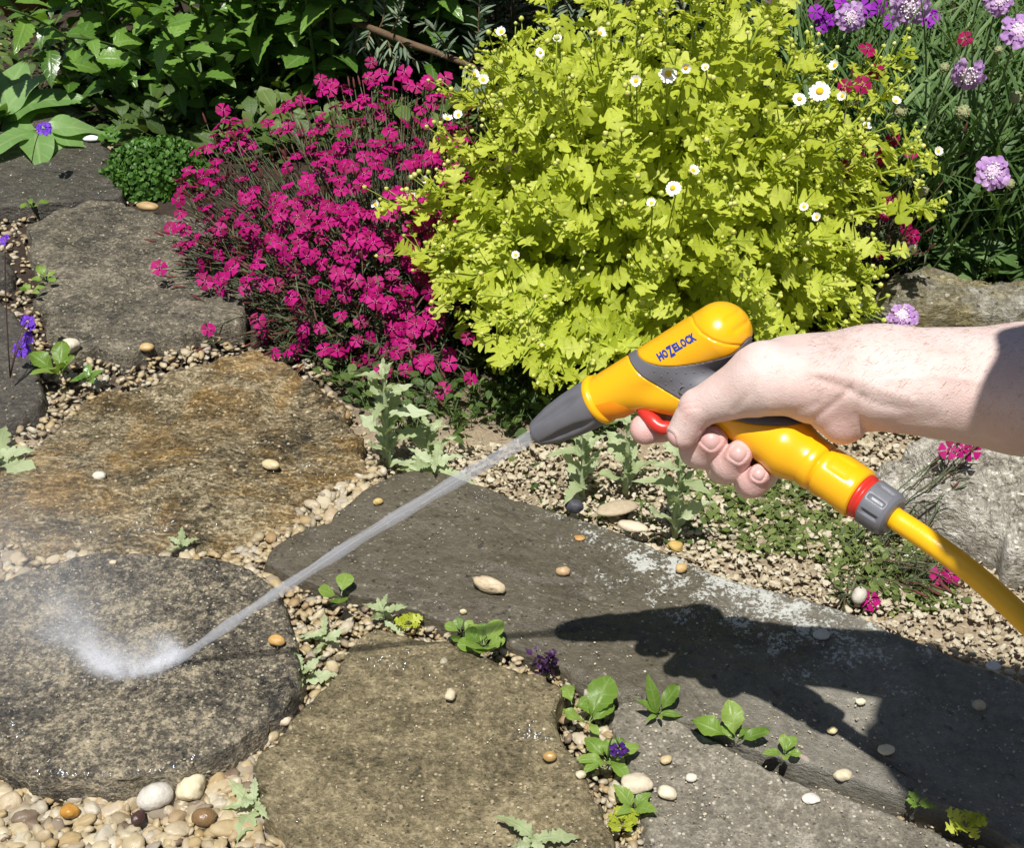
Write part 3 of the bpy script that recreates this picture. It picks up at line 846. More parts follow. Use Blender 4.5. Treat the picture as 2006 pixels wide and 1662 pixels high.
def sd_arm(P, nails=True):
    k = 26
    W0 = P3(1705, 741, -30)
    W1 = P3(2010, 763, -150)
    d = rc(P, W0, W1, 97, 126)
    d = smin(d, rc(P, W1, ELB, 126, 128), 30)
    d = smin(d, rc(P, ELB, UARM, 122, 150), 40)
    palm = rc(P, P3(1720, 735, -35), P3(1545, 735, -38), 92, 78)
    d = smin(d, palm, 40)
    th = rc(P, P3(1650, 757, 10), P3(1500, 742, 52), 62, 70)
    th = smin(th, rc(P, P3(1500, 742, 58), P3(1372, 797, 84), 70, 39), 22)
    th = smin(th, rc(P, P3(1366, 800, 88), P3(1338, 848, 88), 38.5, 31.5), 9)
    d = smin(d, th, 34)
    d = smin(d, rc(P, P3(1625, 785, 0), P3(1650, 828, 4), 60, 44), 40)
    # tendons and the fold at the wrist
    d = smin(d, rc(P, P3(1560, 722, 70), P3(1830, 775, 10), 9, 12), 30)
    fi = None
    for n in ('index', 'middle', 'ring', 'pinky'):
        e = chain(P, FING[n], 9)
        fi = e if fi is None else smin(fi, e, 2.5)
    # fingers blend into the palm but stay clear of the thumb in front of them
    near = np.clip((-P[:, 2] + zp(P[:, 0], P[:, 1]) - 34) / 40, 0, 1)
    d = smin(d, fi, 3 + 24 * near)
    # creases
    x, y, z = P.T
    front = z > zp(x, y) - 45
    nb = front & (np.abs(d) < 14)
    if nb.any():
        q = d[nb].copy(); xs, ys = x[nb], y[nb]
        for L, r, dep in CREASES:
            q += dep * np.exp(-(line_d(xs, ys, L) / r) ** 2)
        d = d.copy(); d[nb] = q
    if nails:
        for c, n, ax, ln, wd in NAILS:
            nb = np.linalg.norm(P - c, axis=1) < 40
            if not nb.any(): continue
            n = nrm(n); ax = nrm(np.array(ax) - np.dot(ax, n) * n); sd = np.cross(n, ax)
            q = P[nb] - c
            u, v = q @ ax / (ln + 1.5), q @ sd / (wd + 1.5)
            rr = (np.abs(u) ** 3 + np.abs(v) ** 3) ** (1 / 3.)
            e = d.copy(); e[nb] += 3.0 / (1 + np.exp((rr - 1) * 12)) - 1.6 * np.exp(-((rr - 1.22) / .16) ** 2)
            d = e
    d = d + 1.2 * np.sin(x / 37 + 1.3 * np.sin(y / 41)) * np.sin(y / 33 + z / 45)
    return d

NAILS += [(P3(1392, 862, 70), (.10, -.1, .98), (.62, -.62, .3), 16, 17.5), (P3(1446, 889, 66), (.15, -.05, .98), (.55, -.68, .3), 15, 15),
          (P3(1487, 929, 52), (.12, 0, .98), (.45, -.72, .3), 12, 11.5), (P3(1321, 862, 100), (-.66, .25, .70), (-.4, .9, .0), 19, 15)]
CREASES = [([(1583, 838), (1602, 815), (1632, 792), (1664, 762)], 7, 3.6), ([(1694, 846), (1680, 812), (1690, 778)], 8, 3.2), ([(1600, 742), (1655, 760), (1712, 788), (1760, 802)], 9, 2.2), ([(1590, 728), (1660, 738), (1730, 764), (1790, 786)], 11, -2.2), ([(1700, 842), (1760, 824), (1830, 822)], 12, 2.0),
           ([(1326, 800), (1343, 790), (1362, 788)], 2.8, 1.8), ([(1330, 809), (1348, 800), (1368, 799)], 2.8, 1.5), ([(1440, 802), (1470, 770), (1478, 742)], 9, 2.2), ([(1500, 818), (1560, 806), (1600, 790)], 9, 2.0), ([(1452, 700), (1500, 706), (1560, 700)], 12, -2.0),
           ([(1372, 845), (1384, 838), (1396, 838)], 2.6, 1.4), ([(1420, 884), (1430, 872), (1442, 868)], 2.6, 1.4), ([(1462, 925), (1470, 916), (1480, 912)], 2.6, 1.2), ([(1620, 690), (1700, 700), (1800, 690), (1900, 700)], 9, -1.8), ([(1740, 745), (1830, 735), (1930, 748)], 8, -1.6)]
def line_d(x, y, L):
    P = np.stack([x, y], 1); d = np.full(len(x), 1e9)
    for a, b in zip(L[:-1], L[1:]):
        a = np.array(a, float); ba = np.array(b, float) - a
        t = np.clip(((P - a) @ ba) / (ba @ ba), 0, 1)
        d = np.minimum(d, np.linalg.norm(P - a - t[:, None] * ba, axis=1))
    return d
def skinmat():
    m, nt, p, out = newmat('skin')
    c = coords(nt)
    a = noise(nt, c, 28, 4, .6); b = noise(nt, c, 420, 4, .7); v = noise(nt, c, 95, 4, .6)
    col = ramp(nt, a, [(.3, (.60, .44, .395)), (.5, (.655, .51, .465)), (.7, (.69, .555, .515))])
    pink = nt.nodes.new('ShaderNodeAttribute'); pink.attribute_name = 'flush'
    col = mixc(nt, math_(nt, 'MULTIPLY', pink.outputs['Fac'], .75), col, (.62, .30, .28))
    col = mixc(nt, math_(nt, 'MULTIPLY', ramp(nt, v, [(.6, (0, 0, 0)), (.75, (1, 1, 1))]), .18), col, (.5, .25, .2))
    fr = ramp(nt, noise(nt, c, 190, 2, .4), [(.70, (0, 0, 0)), (.76, (1, 1, 1))])
    col = mixc(nt, math_(nt, 'MULTIPLY', fr, .22), col, (.36, .17, .1))
    bl = ramp(nt, noise(nt, c, 55, 5, .7), [(.45, (0, 0, 0)), (.7, (1, 1, 1))])
    col = mixc(nt, math_(nt, 'MULTIPLY', bl, .2), col, (.62, .38, .33))
    nt.links.new(col, p.inputs['Base Color'])
    p.inputs['Roughness'].default_value = .55
    p.inputs['Specular IOR Level'].default_value = .35
    p.inputs['Subsurface Weight'].default_value = .25
    p.inputs['Subsurface Radius'].default_value = (.8, .35, .2)
    p.inputs['Subsurface Scale'].default_value = .004
    vo = nt.nodes.new('ShaderNodeTexVoronoi'); vo.inputs['Scale'].default_value = 900
    nt.links.new(c, vo.inputs['Vector'])
    h = math_(nt, 'ADD', math_(nt, 'MULTIPLY', vo.outputs['Distance'], .5), math_(nt, 'ADD', math_(nt, 'MULTIPLY', b, .7), math_(nt, 'MULTIPLY', v, 1.2)))
    bump(nt, p, h, .35, .0012)
    return m
M_SKIN = skinmat()
M_NAIL = plain('nail', (.58, .36, .335), .4, .45, .1, 200)

def build_person():
    V, Q = surfnets(sd_arm, (1215, 520, -260), (2760, 1000, 560), 3.5)
    W = U2W(V)
    # flush of the fingertips
    fl = np.zeros(len(V))
    for n, tip in (('index', -1), ('middle', -1), ('ring', -1), ('pinky', -1)):
        q = FING[n][tip][0]
        fl = np.maximum(fl, np.exp(-(np.linalg.norm(V - q, axis=1) / 52) ** 2))
    fl = np.maximum(fl, .9 * np.exp(-(np.linalg.norm(V - P3(1333, 868, 90), axis=1) / 32) ** 2))
    fl = np.maximum(fl, .5 * np.exp(-(np.linalg.norm(V - P3(1640, 850, 50), axis=1) / 70) ** 2))
    fl = np.maximum(fl, .45 * np.exp(-(np.linalg.norm(V - P3(1352, 800, 120), axis=1) / 30) ** 2))
    fl[:] = np.maximum(fl, FING and .9 * np.exp(-(np.linalg.norm(V - FING['index'][-1][0], axis=1) / 70) ** 2))
    root = thing('person', 'bare hand and forearm reaching in from the right, gripping the yellow spray gun', 'person', (.62, .05, 0))
    # the body off the frame: head, trunk and legs in metres
    hc = np.array([.313, .455, .985])
    def sd_head(P):
        d = rc(P, hc + [0, -.01, .02], hc + [0, .02, 0], .088, .085)
        d = smin(d, rc(P, hc + [0, .035, -.03], hc + [0, .05, -.075], .062, .042), .03)      # jaw
        d = smin(d, rc(P, hc + [0, .1, .0], hc + [0, .122, -.03], .008, .015), .016)           # nose
        d = smin(d, rc(P, hc + [-.02, .092, -.068], hc + [.02, .092, -.068], .009, .009), .008)  # lips
        for s in (-1, 1):
            d = smin(d, rc(P, hc + [s * .05, .085, .028], hc + [s * .012, .098, .026], .012, .011), .014)  # brow
            e = rc(P, hc + [s * .088, -.005, .02], hc + [s * .088, .0, -.03], .017, .011)     # ear
            d = smin(d, e, .006)
            d = np.maximum(d, -(np.linalg.norm(P - (hc + [s * .032, .103, .005]), axis=1) - .013))
        d = smin(d, rc(P, hc + [0, -.02, -.03], hc + [.17, -.14, -.13], .056, .062), .03)     # neck
        return d
    V2, Q2 = surfnets(sd_head, hc - [.16, .26, .30], hc + [.22, .16, .14], .005)
    n0 = len(W)
    body = mk('arm', W, Q, M_SKIN, root)
    at = body.data.attributes.new('flush', 'FLOAT', 'POINT')
    at.data.foreach_set('value', fl.astype(np.float32))
    mk('head', V2, Q2, M_SKIN, root)
    # finger nails, shaped on the skin
    def nail(c, n, ax, ln, wd):
        n = nrm(n); ax = nrm(np.array(ax) - np.dot(ax, n) * n); sd = np.cross(n, ax)
        g = []
        u, v = np.meshgrid(np.linspace(-1, 1, 11), np.linspace(-1, 1, 11), indexing='ij')
        # squarish round outline
        r = np.maximum(np.abs(u), np.abs(v)); a = np.arctan2(v, u)
        sq = r / ((np.abs(np.cos(a)) ** 3.2 + np.abs(np.sin(a)) ** 3.2) ** (1 / 3.2) + 1e-9)
        uu, vv = sq * np.cos(a) * ln, sq * np.sin(a) * wd
        P = c + uu.ravel()[:, None] * ax + vv.ravel()[:, None] * sd + n * 14
        for _ in range(14):
            P = P - n * np.clip(sd_arm(P, False), -6, 6)[:, None] * .8
        e = np.clip(1 - np.maximum(np.abs(u), np.abs(v)).ravel() ** 4, 0, 1)
        P = P + n * (-2.0 + 2.6 * e)[:, None]
        T = []
        for i in range(10):
            for j in range(10):
                a_ = i * 11 + j
                T.append((a_, a_ + 11, a_ + 12, a_ + 1))
        mk('fingernail', U2W(P), np.array(T), M_NAIL, root)
    for q in NAILS: nail(*q)
    # fine arm hair lying along the forearm
    b = Batch()
    nh = 1100
    hx = rng.uniform(1590, 2150, nh); ha = np.where(rng.random(nh) < .7, rng.uniform(-2.2, -.6, nh), rng.uniform(-.6, .5, nh))
    base = (P3(1705, 741, -30) + (P3(2010, 763, -150) - P3(1705, 741, -30)) * ((hx - 1705) / 305)[:, None])
    hn = np.stack([0 * ha, np.sin(ha), np.cos(ha)], 1)
    HP = base + hn * 160
    for _ in range(12): HP = HP - hn * np.clip(sd_arm(HP, False), -30, 60)[:, None] * .9
    for k in range(nh):
        n = hn[k]
        t = nrm(np.array([-.75, rng.normal(.35, .5), rng.normal(0, .4)])); t = t - n * (t @ n)
        L = rng.uniform(8, 18)
        pts = [HP[k] + t * L * s_ + n * (1.4 * s_ * (1 - s_) * 4 - .4) for s_ in (0, .35, .7, 1)]
        b.tube(U2W(np.array(pts)), np.array([.00006, .00005, .00004, .00002]), 3)
    b.build('arm_hair', plain('hair_fine', (.22, .12, .06), .5), root, 'stuff')
    # clothing and hair
    def sd_shirt(P):
        el = U2W([[2760, 650, 390]])[0]
        d = rc(P, np.array([.52, .33, .82]), el, .085, .075)
        t = rc(P, np.array([.50, .36, .84]), np.array([.80, .24, .80]), .09, .09)
        t = smin(t, rc(P, np.array([.68, .22, .74]), np.array([.68, -.12, .48]), .15, .15), .08)
        t = smin(t, rc(P, np.array([.60, .22, .76]), np.array([.74, .2, .76]), .12, .12), .06)
        d = smin(d, t, .06)
        d = smin(d, rc(P, np.array([.84, .2, .76]), np.array([.92, .28, .52]), .075, .06), .05)
        return d + .004 * np.sin(P[:, 0] * 60 + 3 * np.sin(P[:, 2] * 30)) * np.sin(P[:, 1] * 50)
    V3, Q3 = surfnets(sd_shirt, (.3, -.36, .28), (1.06, .75, 1.02), .011)
    mk('shirt', V3, Q3, plain('blue_cotton', (.05, .08, .2), .85, .2, .2, 30, .002, 400), root)
    def sd_leg(P):
        d = rc(P, np.array([.68, -.14, .42]), np.array([.66, -.2, .32]), .15, .15)
        for x in (.58, .80):
            d = smin(d, rc(P, np.array([x, -.16, .32]), np.array([x, .14, .1]), .095, .07), .05)
            d = smin(d, rc(P, np.array([x, .14, .09]), np.array([x, -.26, .075]), .065, .055), .02)
        return d
    V4, Q4 = surfnets(sd_leg, (.4, -.45, -.02), (1.0, .32, .66), .013)
    mk('trousers', V4, Q4, plain('denim', (.03, .045, .09), .9, .2, .2, 60, .002, 500), root)
    for x in (.58, .80):
        Vs, Qs = surfnets(lambda P: np.maximum(rc(P * [1, 1, 1], np.array([x, -.30, .055]), np.array([x, -.44, .06]), .045, .042), .012 - P[:, 2]), (x - .08, -.52, -.01), (x + .08, -.22, .13), .009)
        mk('shoe', Vs, Qs, plain('boot_leather', (.06, .04, .025), .6), root)
    # left hand resting on the thigh, a continuous skinned forearm under the short sleeve
    hb = Batch()
    V5, Q5 = surfnets(lambda P: np.maximum(rc(P, hc + [0, -.018, .03], hc + [0, -.01, .02], .098, .096), (P[:, 1] - hc[1] - .045) * .7 - (P[:, 2] - hc[2] - .02) * .7), hc - [.14, .16, .12], hc + [.14, .14, .16], .006)
    mk('hair', V5, Q5, plain('hair_brown', (.07, .04, .02), .6, .3, .4, 300, .004, 260), root)
    for s in (-1, 1):
        Ve, Te = ICO[2]
        mk('eye', Ve * .0125 + hc + [s * .032, .094, .005], Te, plain('eye_white', (.8, .78, .75), .1), root)
    return root

M_YEL = plain('yellow_plastic', (.86, .425, .004), .27, .5, .04, 20, .0002, 900, coat=.25)
M_GRY = plain('grey_rubber', (.13, .13, .145), .5, .35, .1, 40, .0004, 1500)
M_GRY2 = plain('grey_plastic', (.15, .155, .175), .38, .45, .08, 40, .0003, 900)
M_RED = plain('red_plastic', (.55, .03, .02), .35, .5, .08)
M_BLUE = plain('blue_print', (.015, .05, .30), .4, .4, .05)
M_HOSE = plain('yellow_hose', (.84, .46, .005), .3, .5, .05, 30, .0003, 500, coat=.2)

CAPL = [(1340, 598), (1356, 623), (1360, 635), (1374, 652), (1396, 666), (1419, 674), (1447, 677), (1500, 678)]
PANEL = [(1234, 684), (1246, 679), (1251, 697), (1268, 710), (1302, 718), (1349, 715), (1391, 707), (1436, 693), (1475, 660), (1520, 700), (1570, 770), (1600, 812), (1575, 826), (1540, 834), (1480, 832), (1430, 822), (1390, 815), (1332, 783), (1288, 756), (1257, 737), (1237, 714), (1230, 694)]
PANELS = closed_spline(PANEL, 160)
def poly_sd(x, y, poly):
    P = np.stack([x, y], 1); d = np.full(len(x), 1e9)
    for a, b in zip(poly, np.roll(poly, -1, axis=0)):
        ba = b - a
        t = np.clip(((P - a) @ ba) / (ba @ ba + 1e-9), 0, 1)
        d = np.minimum(d, np.linalg.norm(P - a - t[:, None] * ba, axis=1))
    return np.where(inpoly(x, y, poly), -d, d)
def line_d(x, y, L):
    P = np.stack([x, y], 1); d = np.full(len(x), 1e9)
    for a, b in zip(L[:-1], L[1:]):
        a = np.array(a, float); ba = np.array(b, float) - a
        t = np.clip(((P - a) @ ba) / (ba @ ba), 0, 1)
        d = np.minimum(d, np.linalg.norm(P - a - t[:, None] * ba, axis=1))
    return d
def sd_gun0(P):
    d = rc(P, P3(1413, 652), P3(1180, 780), 61.5, 45)
    g = rc(P, P3(1345, 735), P3(1430, 802), 47, 46)
    g = smin(g, rc(P, P3(1430, 802), P3(1545, 877), 46, 61), 20)
    g = smin(g, rc(P, P3(1545, 877), P3(1586, 902), 61, 52), 8)
    d = smin(d, g, 22)
    # shell over the trigger: flat cheek under the barrel
    d = smin(d, rc(P, P3(1205, 765), P3(1345, 775), 32, 44), 16)
    return d
def sd_body(P):
    d = sd_gun0(P)
    x, y = P[:, 0], P[:, 1]
    nb = np.abs(d) < 12
    if nb.any():
        xs, ys = x[nb], y[nb]
        cl = line_d(xs, ys, CAPL)
        pl = poly_sd(xs, ys, PANELS)
        q = d[nb]
        q = q + 3.2 * np.exp(-(cl / 1.9) ** 2)                       # seam of the end cap
        q = q + np.where(pl < -1, 3.5, 3.5 * np.exp(-((pl + 1) / 1.5) ** 2))   # recess for the soft grip
        # finger flutes on the end cap
        for a, b in (((1424, 625), (1446, 612)), ((1440, 648), (1462, 632))):
            q = q + 2.4 * np.exp(-(line_d(xs, ys, [a, b]) / 5) ** 2) * (P[nb][:, 2] > 0)
        d = d.copy(); d[nb] = q
    # open mouth behind the collar, under the shell edge
    return d
def sd_panel(P):
    d = sd_gun0(P) - .8
    nb = np.abs(d) < 30
    pl = np.full(len(P), 99.0)
    pl[nb] = poly_sd(P[nb][:, 0], P[nb][:, 1], PANELS)
    pl = np.where(nb, pl, 10.0)
    core = -(d + 7)
    r = np.maximum(np.maximum(d, core), pl + .6)
    return r
def lathe(name, a, b, prof, mat, parent, sides=64, fn=None):
    """prof: (t along a->b, radius); fn(t, theta) -> radius change"""
    a, b = np.array(a, float), np.array(b, float)
    ax = nrm(b - a)
    n1 = nrm(np.cross(ax, np.array([0, 0, 1.0]))); n2 = np.cross(ax, n1)
    th = np.arange(sides) / sides * 2 * np.pi
    V = []
    for t, r in prof:
        rr = np.full(sides, float(r))
        if fn is not None: rr = rr + fn(t, th) * (r > 1)
        V.append(a + (b - a) * t + rr[:, None] * (np.cos(th)[:, None] * n1 + np.sin(th)[:, None] * n2))
    n = len(prof)
    V = np.vstack(V)
    i, j = np.meshgrid(np.arange(n - 1), np.arange(sides), indexing='ij')
    q = (i * sides + j).ravel(); q2 = (i * sides + (j + 1) % sides).ravel()
    T = np.stack([q, q2, q2 + sides, q + sides], 1)
    o = mk(name, U2W(V), T, mat, parent)
    return o
def dense(prof, n=4):
    out = []
    for (t0, r0), (t1, r1) in zip(prof[:-1], prof[1:]):
        for k in range(n): out.append((t0 + (t1 - t0) * k / n, r0 + (r1 - r0) * k / n))
    return out + [prof[-1]]

def build_gun():
    root = thing('spray_gun', 'yellow and grey hose spray gun held above the paving, jetting water', 'spray gun', U2W([P3(1400, 780)])[0])
    V, Q = surfnets(sd_body, (1120, 570, -190), (1640, 980, 110), 2.4)
    mk('body', U2W(V), Q, M_YEL, root)
    V, Q = surfnets(sd_panel, (1200, 640, -120), (1640, 860, 110), 1.9)
    gp = mk('grip_panel', U2W(V), Q, M_GRY, root)
    # raised dots of the grip, set on the surface
    b = Batch()
    for zx, zy in ((1060, 635), (1105, 605), (1165, 610), (1230, 612), (1290, 608), (1355, 602), (1130, 660), (1090, 690), (1200, 680), (1265, 690), (1145, 725), (1010, 600)):
        x, y = 1000 + zx * .2792, 560 + zy * .2792
        P = P3(x, y, 90)[None]
        for _ in range(12): P[:, 2] -= np.clip(sd_gun0(P), -9, 9) * .9
        Ve, Te = ICO[1]
        b.raw(U2W(Ve * 2.1 + P[0] + [0, 0, .9]), Te)
    P = P3(1338, 765, 90)[None]
    for _ in range(12): P[:, 2] -= np.clip(sd_gun0(P), -9, 9) * .9
    th = np.linspace(0, 2 * np.pi, 33)
    ringp = P[0] + np.stack([7.5 * np.cos(th), 7.5 * np.sin(th), 1.5 - 4 * np.sin(th) * .6], 1)
    Vr, Tr = tube(U2W(ringp), .0005, 6, False)
    b.raw(Vr, Tr)
    b.build('grip_dots', M_GRY, gp)
    # lettering
    ang = math.atan2(-42, 71)
    bx, by = 1292.5, 707.5
    word = 'HOZELOCK'
    u0 = 0.0
    bl = Batch()
    for ch in word:
        cu = bpy.data.curves.new('letter', 'FONT')
        cu.body = ch; cu.size = 1; cu.offset = .06; cu.resolution_u = 3
        ob = bpy.data.objects.new('letter', cu)
        COL.objects.link(ob)
        dg = bpy.context.evaluated_depsgraph_get()
        me = bpy.data.meshes.new_from_object(ob.evaluated_get(dg))
        bm = bmesh.new(); bm.from_mesh(me)
        bmesh.ops.subdivide_edges(bm, edges=[e for e in bm.edges if e.calc_length() > .15], cuts=2)
        bmesh.ops.triangulate(bm, faces=bm.faces[:])
        bm.verts.index_update()
        L = np.array([v.co[:2] for v in bm.verts]); T = np.array([[v.index for v in f.verts] for f in bm.faces]); bm.free()
        COL.objects.unlink(ob); bpy.data.objects.remove(ob)
        wd = L[:, 0].max() - L[:, 0].min()
        big = ch == 'Z'
        sx = {'Z': 12.5}.get(ch, 10.4) / max(wd, .3)
        if ch == 'L': sx *= .8
        if ch == 'E': sx *= .88
        sy = 15.5 * (1.38 if big else 1) / .73
        lx = u0 + (L[:, 0] - L[:, 0].min()) * sx
        ly = L[:, 1] * sy - (4.2 if big else 0)
        u0 = lx.max() + .35
        # letters stand square to their base line, leaning slightly
        X = bx + math.cos(ang) * lx + math.sin(ang) * ly * 1.0
        Y = by + math.sin(ang) * lx - math.cos(ang) * ly
        Pp = np.stack([X, Y, zp(X, Y) + 90], 1)
        for _ in range(14): Pp[:, 2] -= np.clip(sd_gun0(Pp), -9, 9) * .9
        Pp[:, 2] += .7
        W = U2W(Pp)
        a_, b_, c_ = W[T[0]]
        if np.dot(np.cross(b_ - a_, c_ - a_), CAM - a_) < 0: T = T[:, ::-1]
        bl.raw(W, T)
    bl.build('logo', M_BLUE, root, smooth=False)
    # collar and nozzle
    tip, col0 = P3(1052, 850), P3(1180, 780)
    A = lambda t: tip + (col0 - tip) * t
    lathe('collar', A(.90), A(1.22), [(0, 40), (.02, 48), (.08, 51), (.2, 51.5), (.3, 50), (.34, 44), (.6, 43), (1, 40)], M_YEL, root)
    def flute(t, th):
        g = (.5 + .5 * np.cos(5 * th + 4.71 + .25)) ** 3
        e = np.exp(-((t - .50) / (.16 + .2 * g)) ** 4)
        return -9.0 * g * e
    noz = lathe('nozzle', A(0.0), A(.95), dense([(.0, 15), (.0, 24.5), (.03, 27), (.12, 31), (.3, 38.5), (.55, 44.5), (.8, 47.5), (.97, 48.5), (1.0, 47), (1.0, 20)], 5), M_GRY, root, 96, flute)
    # neck under the barrel shell, behind the collar
    lathe('neck', A(1.0), P3(1255, 770, 0), [(0, 45), (.5, 44), (1, 30)], plain('shaded_yellow_plastic', (.8, .26, .002), .35), root)  # orange colour paints the shade of the recess onto yellow plastic
    # trigger
    tp = open_spline([P3(1256, 800, 8), P3(1276, 822, 24), P3(1296, 838, 26), P3(1322, 836, 14)], 12)
    Vt, Tt = tube(tp, np.array([12, 13, 13, 14, 14, 15, 15, 14, 14, 14, 12, 10]), 12)
    mk('trigger', U2W(Vt), Tt, M_RED, root)
    # ring and hose connector
    h0, h1 = P3(1586, 903), P3(1748, 1012)
    H = lambda t: h0 + (h1 - h0) * t
    lathe('end_ring', H(-.02), H(.18), [(0, 44), (.02, 49), (.12, 52), (.62, 52.5), (.8, 50), (.84, 46), (1, 46)], M_YEL, root)
    def dent(t, th):
        r = 0
        for c in (1.05, 3.15, 5.25):
            dx = np.abs(((th - c + np.pi) % (2 * np.pi)) - np.pi) / .36
            dy = abs(t - .45) / .24
            m_ = np.maximum(dx, dy)
            r = r - 3.2 / (1 + np.exp((m_ - 1) * 16))
        return r
    lathe('connector', H(.165), H(.62), dense([(0, 20), (0, 47), (.02, 50), (.08, 51.5), (.5, 53), (.9, 53), (.97, 51.5), (1, 48), (1, 30)], 7), M_YEL, root, 120, dent)
    lathe('lock_ring', H(.62), H(.80), [(0, 30), (0, 46), (.1, 47), (.22, 47), (.3, 42.5), (.42, 42.5), (.5, 46.5), (.75, 46), (.9, 42), (1, 38)], M_RED, root)
    def lug(t, th):
        g = np.maximum(0, np.cos(9 * th)) ** 1.5
        return -4.6 * (g > .25) * np.clip((t - .10) / .1, 0, 1) * np.clip((.78 - t) / .06, 0, 1)
    lathe('hose_nut', H(.72), H(1.02), dense([(0, 30), (0, 46), (.04, 48.5), (.5, 48), (.8, 46.5), (.93, 43), (1.0, 36), (1.0, 20)], 6), M_GRY2, root, 144, lug)
    return root

build_gun()
build_person()

def build_hose():
    root_r = .0074
    pts = [U2W([P3(1738, 1006)])[0], U2W([P3(1762, 1022)])[0], U2W([P3(1825, 1064, 12)])[0], U2W([P3(1903, 1122, 20)])[0], U2W([P3(2004, 1213, 50)])[0], U2W([P3(2110, 1325, 70)])[0]]
    pts += [np.array([.50, .60, .12]), np.array([.60, .48, .045]), np.array([.80, .36, .03]), np.array([1.1, .5, .0]), np.array([1.6, .7, .0])]
    P = open_spline(pts, 160)
    V, T = tube(P, root_r, 24)
    o = mk('garden_hose', V, T, M_HOSE)
    tag(o, 'yellow garden hose running from the spray gun to the lower right', 'hose')
build_hose()

# ------------------------------------------------------------------ plants
def leaf(W=.3, n=12, prof='ovate', lobes=0, lobe_d=0., teeth=0, tooth_d=0., fold=.12, droop=.25, wavy=0., petiole=0., fwd=.0, twist=0., seed=0, cols=(-1, -.5, 0, .5, 1)):
    """a leaf of length 1 along x, upper side +z; vertices in three columns (edge, midrib, edge) with two more between"""
    r = np.random.default_rng(seed + 100)
    t = np.linspace(0, 1, n + 1)
    if prof == 'ovate': w_ = np.sin(np.pi * t ** .72) ** .85
    elif prof == 'obovate': w_ = np.sin(np.pi * np.clip(t, 0, 1) ** 1.45) ** .75
    elif prof == 'lance': w_ = np.sin(np.pi * t ** .85) ** .9
    elif prof == 'strap': w_ = np.minimum(1, np.minimum(t * 6, (1 - t) * 3.0)) ** .7
    elif prof == 'oblong': w_ = np.minimum(1, np.minimum(.35 + t * 2, (1 - t) * 2.6)) ** .8
    elif prof == 'fan': w_ = np.where(t < .12, .12, np.sin(np.pi * np.clip((t - .05) / .98, 0, 1) ** .9) ** .6)
    w_ = np.maximum(w_, .012)
    V, U = [], []
    for c in cols:
        sgn = np.sign(c)
        ww = W * w_.copy(); xs = t.copy()
        if lobes:
            ph = lobes * t + (.08 * sgn)
            l = .5 + .5 * np.cos(2 * np.pi * ph)
            ww = ww * (1 - lobe_d * l ** 2.6)
        if teeth:
            z = (np.abs(((teeth * t) % 1) - .5) * 2) ** (2.2 if lobes else 1)
            ww = ww * (1 - tooth_d * z * (1 + .4 * r.standard_normal(n + 1)))
        y = c * ww
        x = xs + fwd * np.abs(y)
        z = -droop * xs ** 2 + fold * np.abs(y) * (1 - .4 * xs) + wavy * abs(c) * np.sin(xs * 9 + sgn * 1.7 + seed) * W
        V.append(np.stack([x, y + twist * 0, z], 1)); U.append(np.stack([t, np.full(n + 1, c * .5)], 1))
    V = np.vstack(V); U = np.vstack(U)
    T = []
    m = n + 1
    for c in range(len(cols) - 1):
        for i in range(n):
            a = c * m + i
            T += [(a, a + 1, a + m + 1), (a, a + m + 1, a + m)]
    T = np.array(T)[:, ::-1]
    if petiole:
        k = len(V)
        V = np.vstack([V, [[-petiole, -.012, .0], [-petiole, .012, 0], [0.02, .018, 0], [0.02, -.018, 0]]])
        U = np.vstack([U, np.zeros((4, 2))])
        T = np.vstack([T, [[k, k + 2, k + 1], [k, k + 3, k + 2]]])
        V[:, 0] += petiole; 
    return T_(V, T, 0, U)
def blade(W=.06, n=4, curve=.15, seed=0):
    t = np.linspace(0, 1, n + 1)
    w_ = W * np.sin(np.pi * np.clip(t * .93 + .06, 0, 1)) ** .7
    z = -curve * t ** 2
    V = np.vstack([np.stack([t, -w_, z + .35 * w_], 1), np.stack([t, 0 * t, z], 1), np.stack([t, w_, z + .35 * w_], 1)])
    m = n + 1; T = []
    for c in range(2):
        for i in range(n):
            a = c * m + i
            T += [(a, a + m + 1, a + 1), (a, a + m, a + m + 1)]
    U = np.vstack([np.stack([t, 0 * t - .4], 1), np.stack([t, 0 * t], 1), np.stack([t, 0 * t + .4], 1)])
    return T_(V, np.array(T), 0, U)
def bez(a, b, c, n=7):
    t = np.linspace(0, 1, n)[:, None]
    return a * (1 - t) ** 2 + 2 * b * t * (1 - t) + c * t ** 2
def at_curve(P, u):
    s = u * (len(P) - 1); i = min(int(s), len(P) - 2); f = s - i
    return P[i] * (1 - f) + P[i + 1] * f, nrm(P[i + 1] - P[i])
def frames(d, n, s, roll=0):
    Rm = basis(d, n)
    return Rm * np.asarray(s).reshape(-1, 1, 1)
TOCAM = lambda p: nrm(CAM - p)

class Leaves:
    def __init__(s): s.d, s.n, s.p, s.s, s.k = [], [], [], [], []
    def add(s, p, d, n, size, k): s.p.append(p); s.d.append(d); s.n.append(n); s.s.append(size); s.k.append(k)
    def emit(s, parent, name, tm, mats, nmax=300, rest='foliage', cell=14.):
        if not s.p: return
        Rm = frames(np.array(s.d), np.array(s.n), np.array(s.s))
        spread(parent, name, tm, np.array(s.k), Rm, np.array(s.p), mats, nmax, rest, cell)

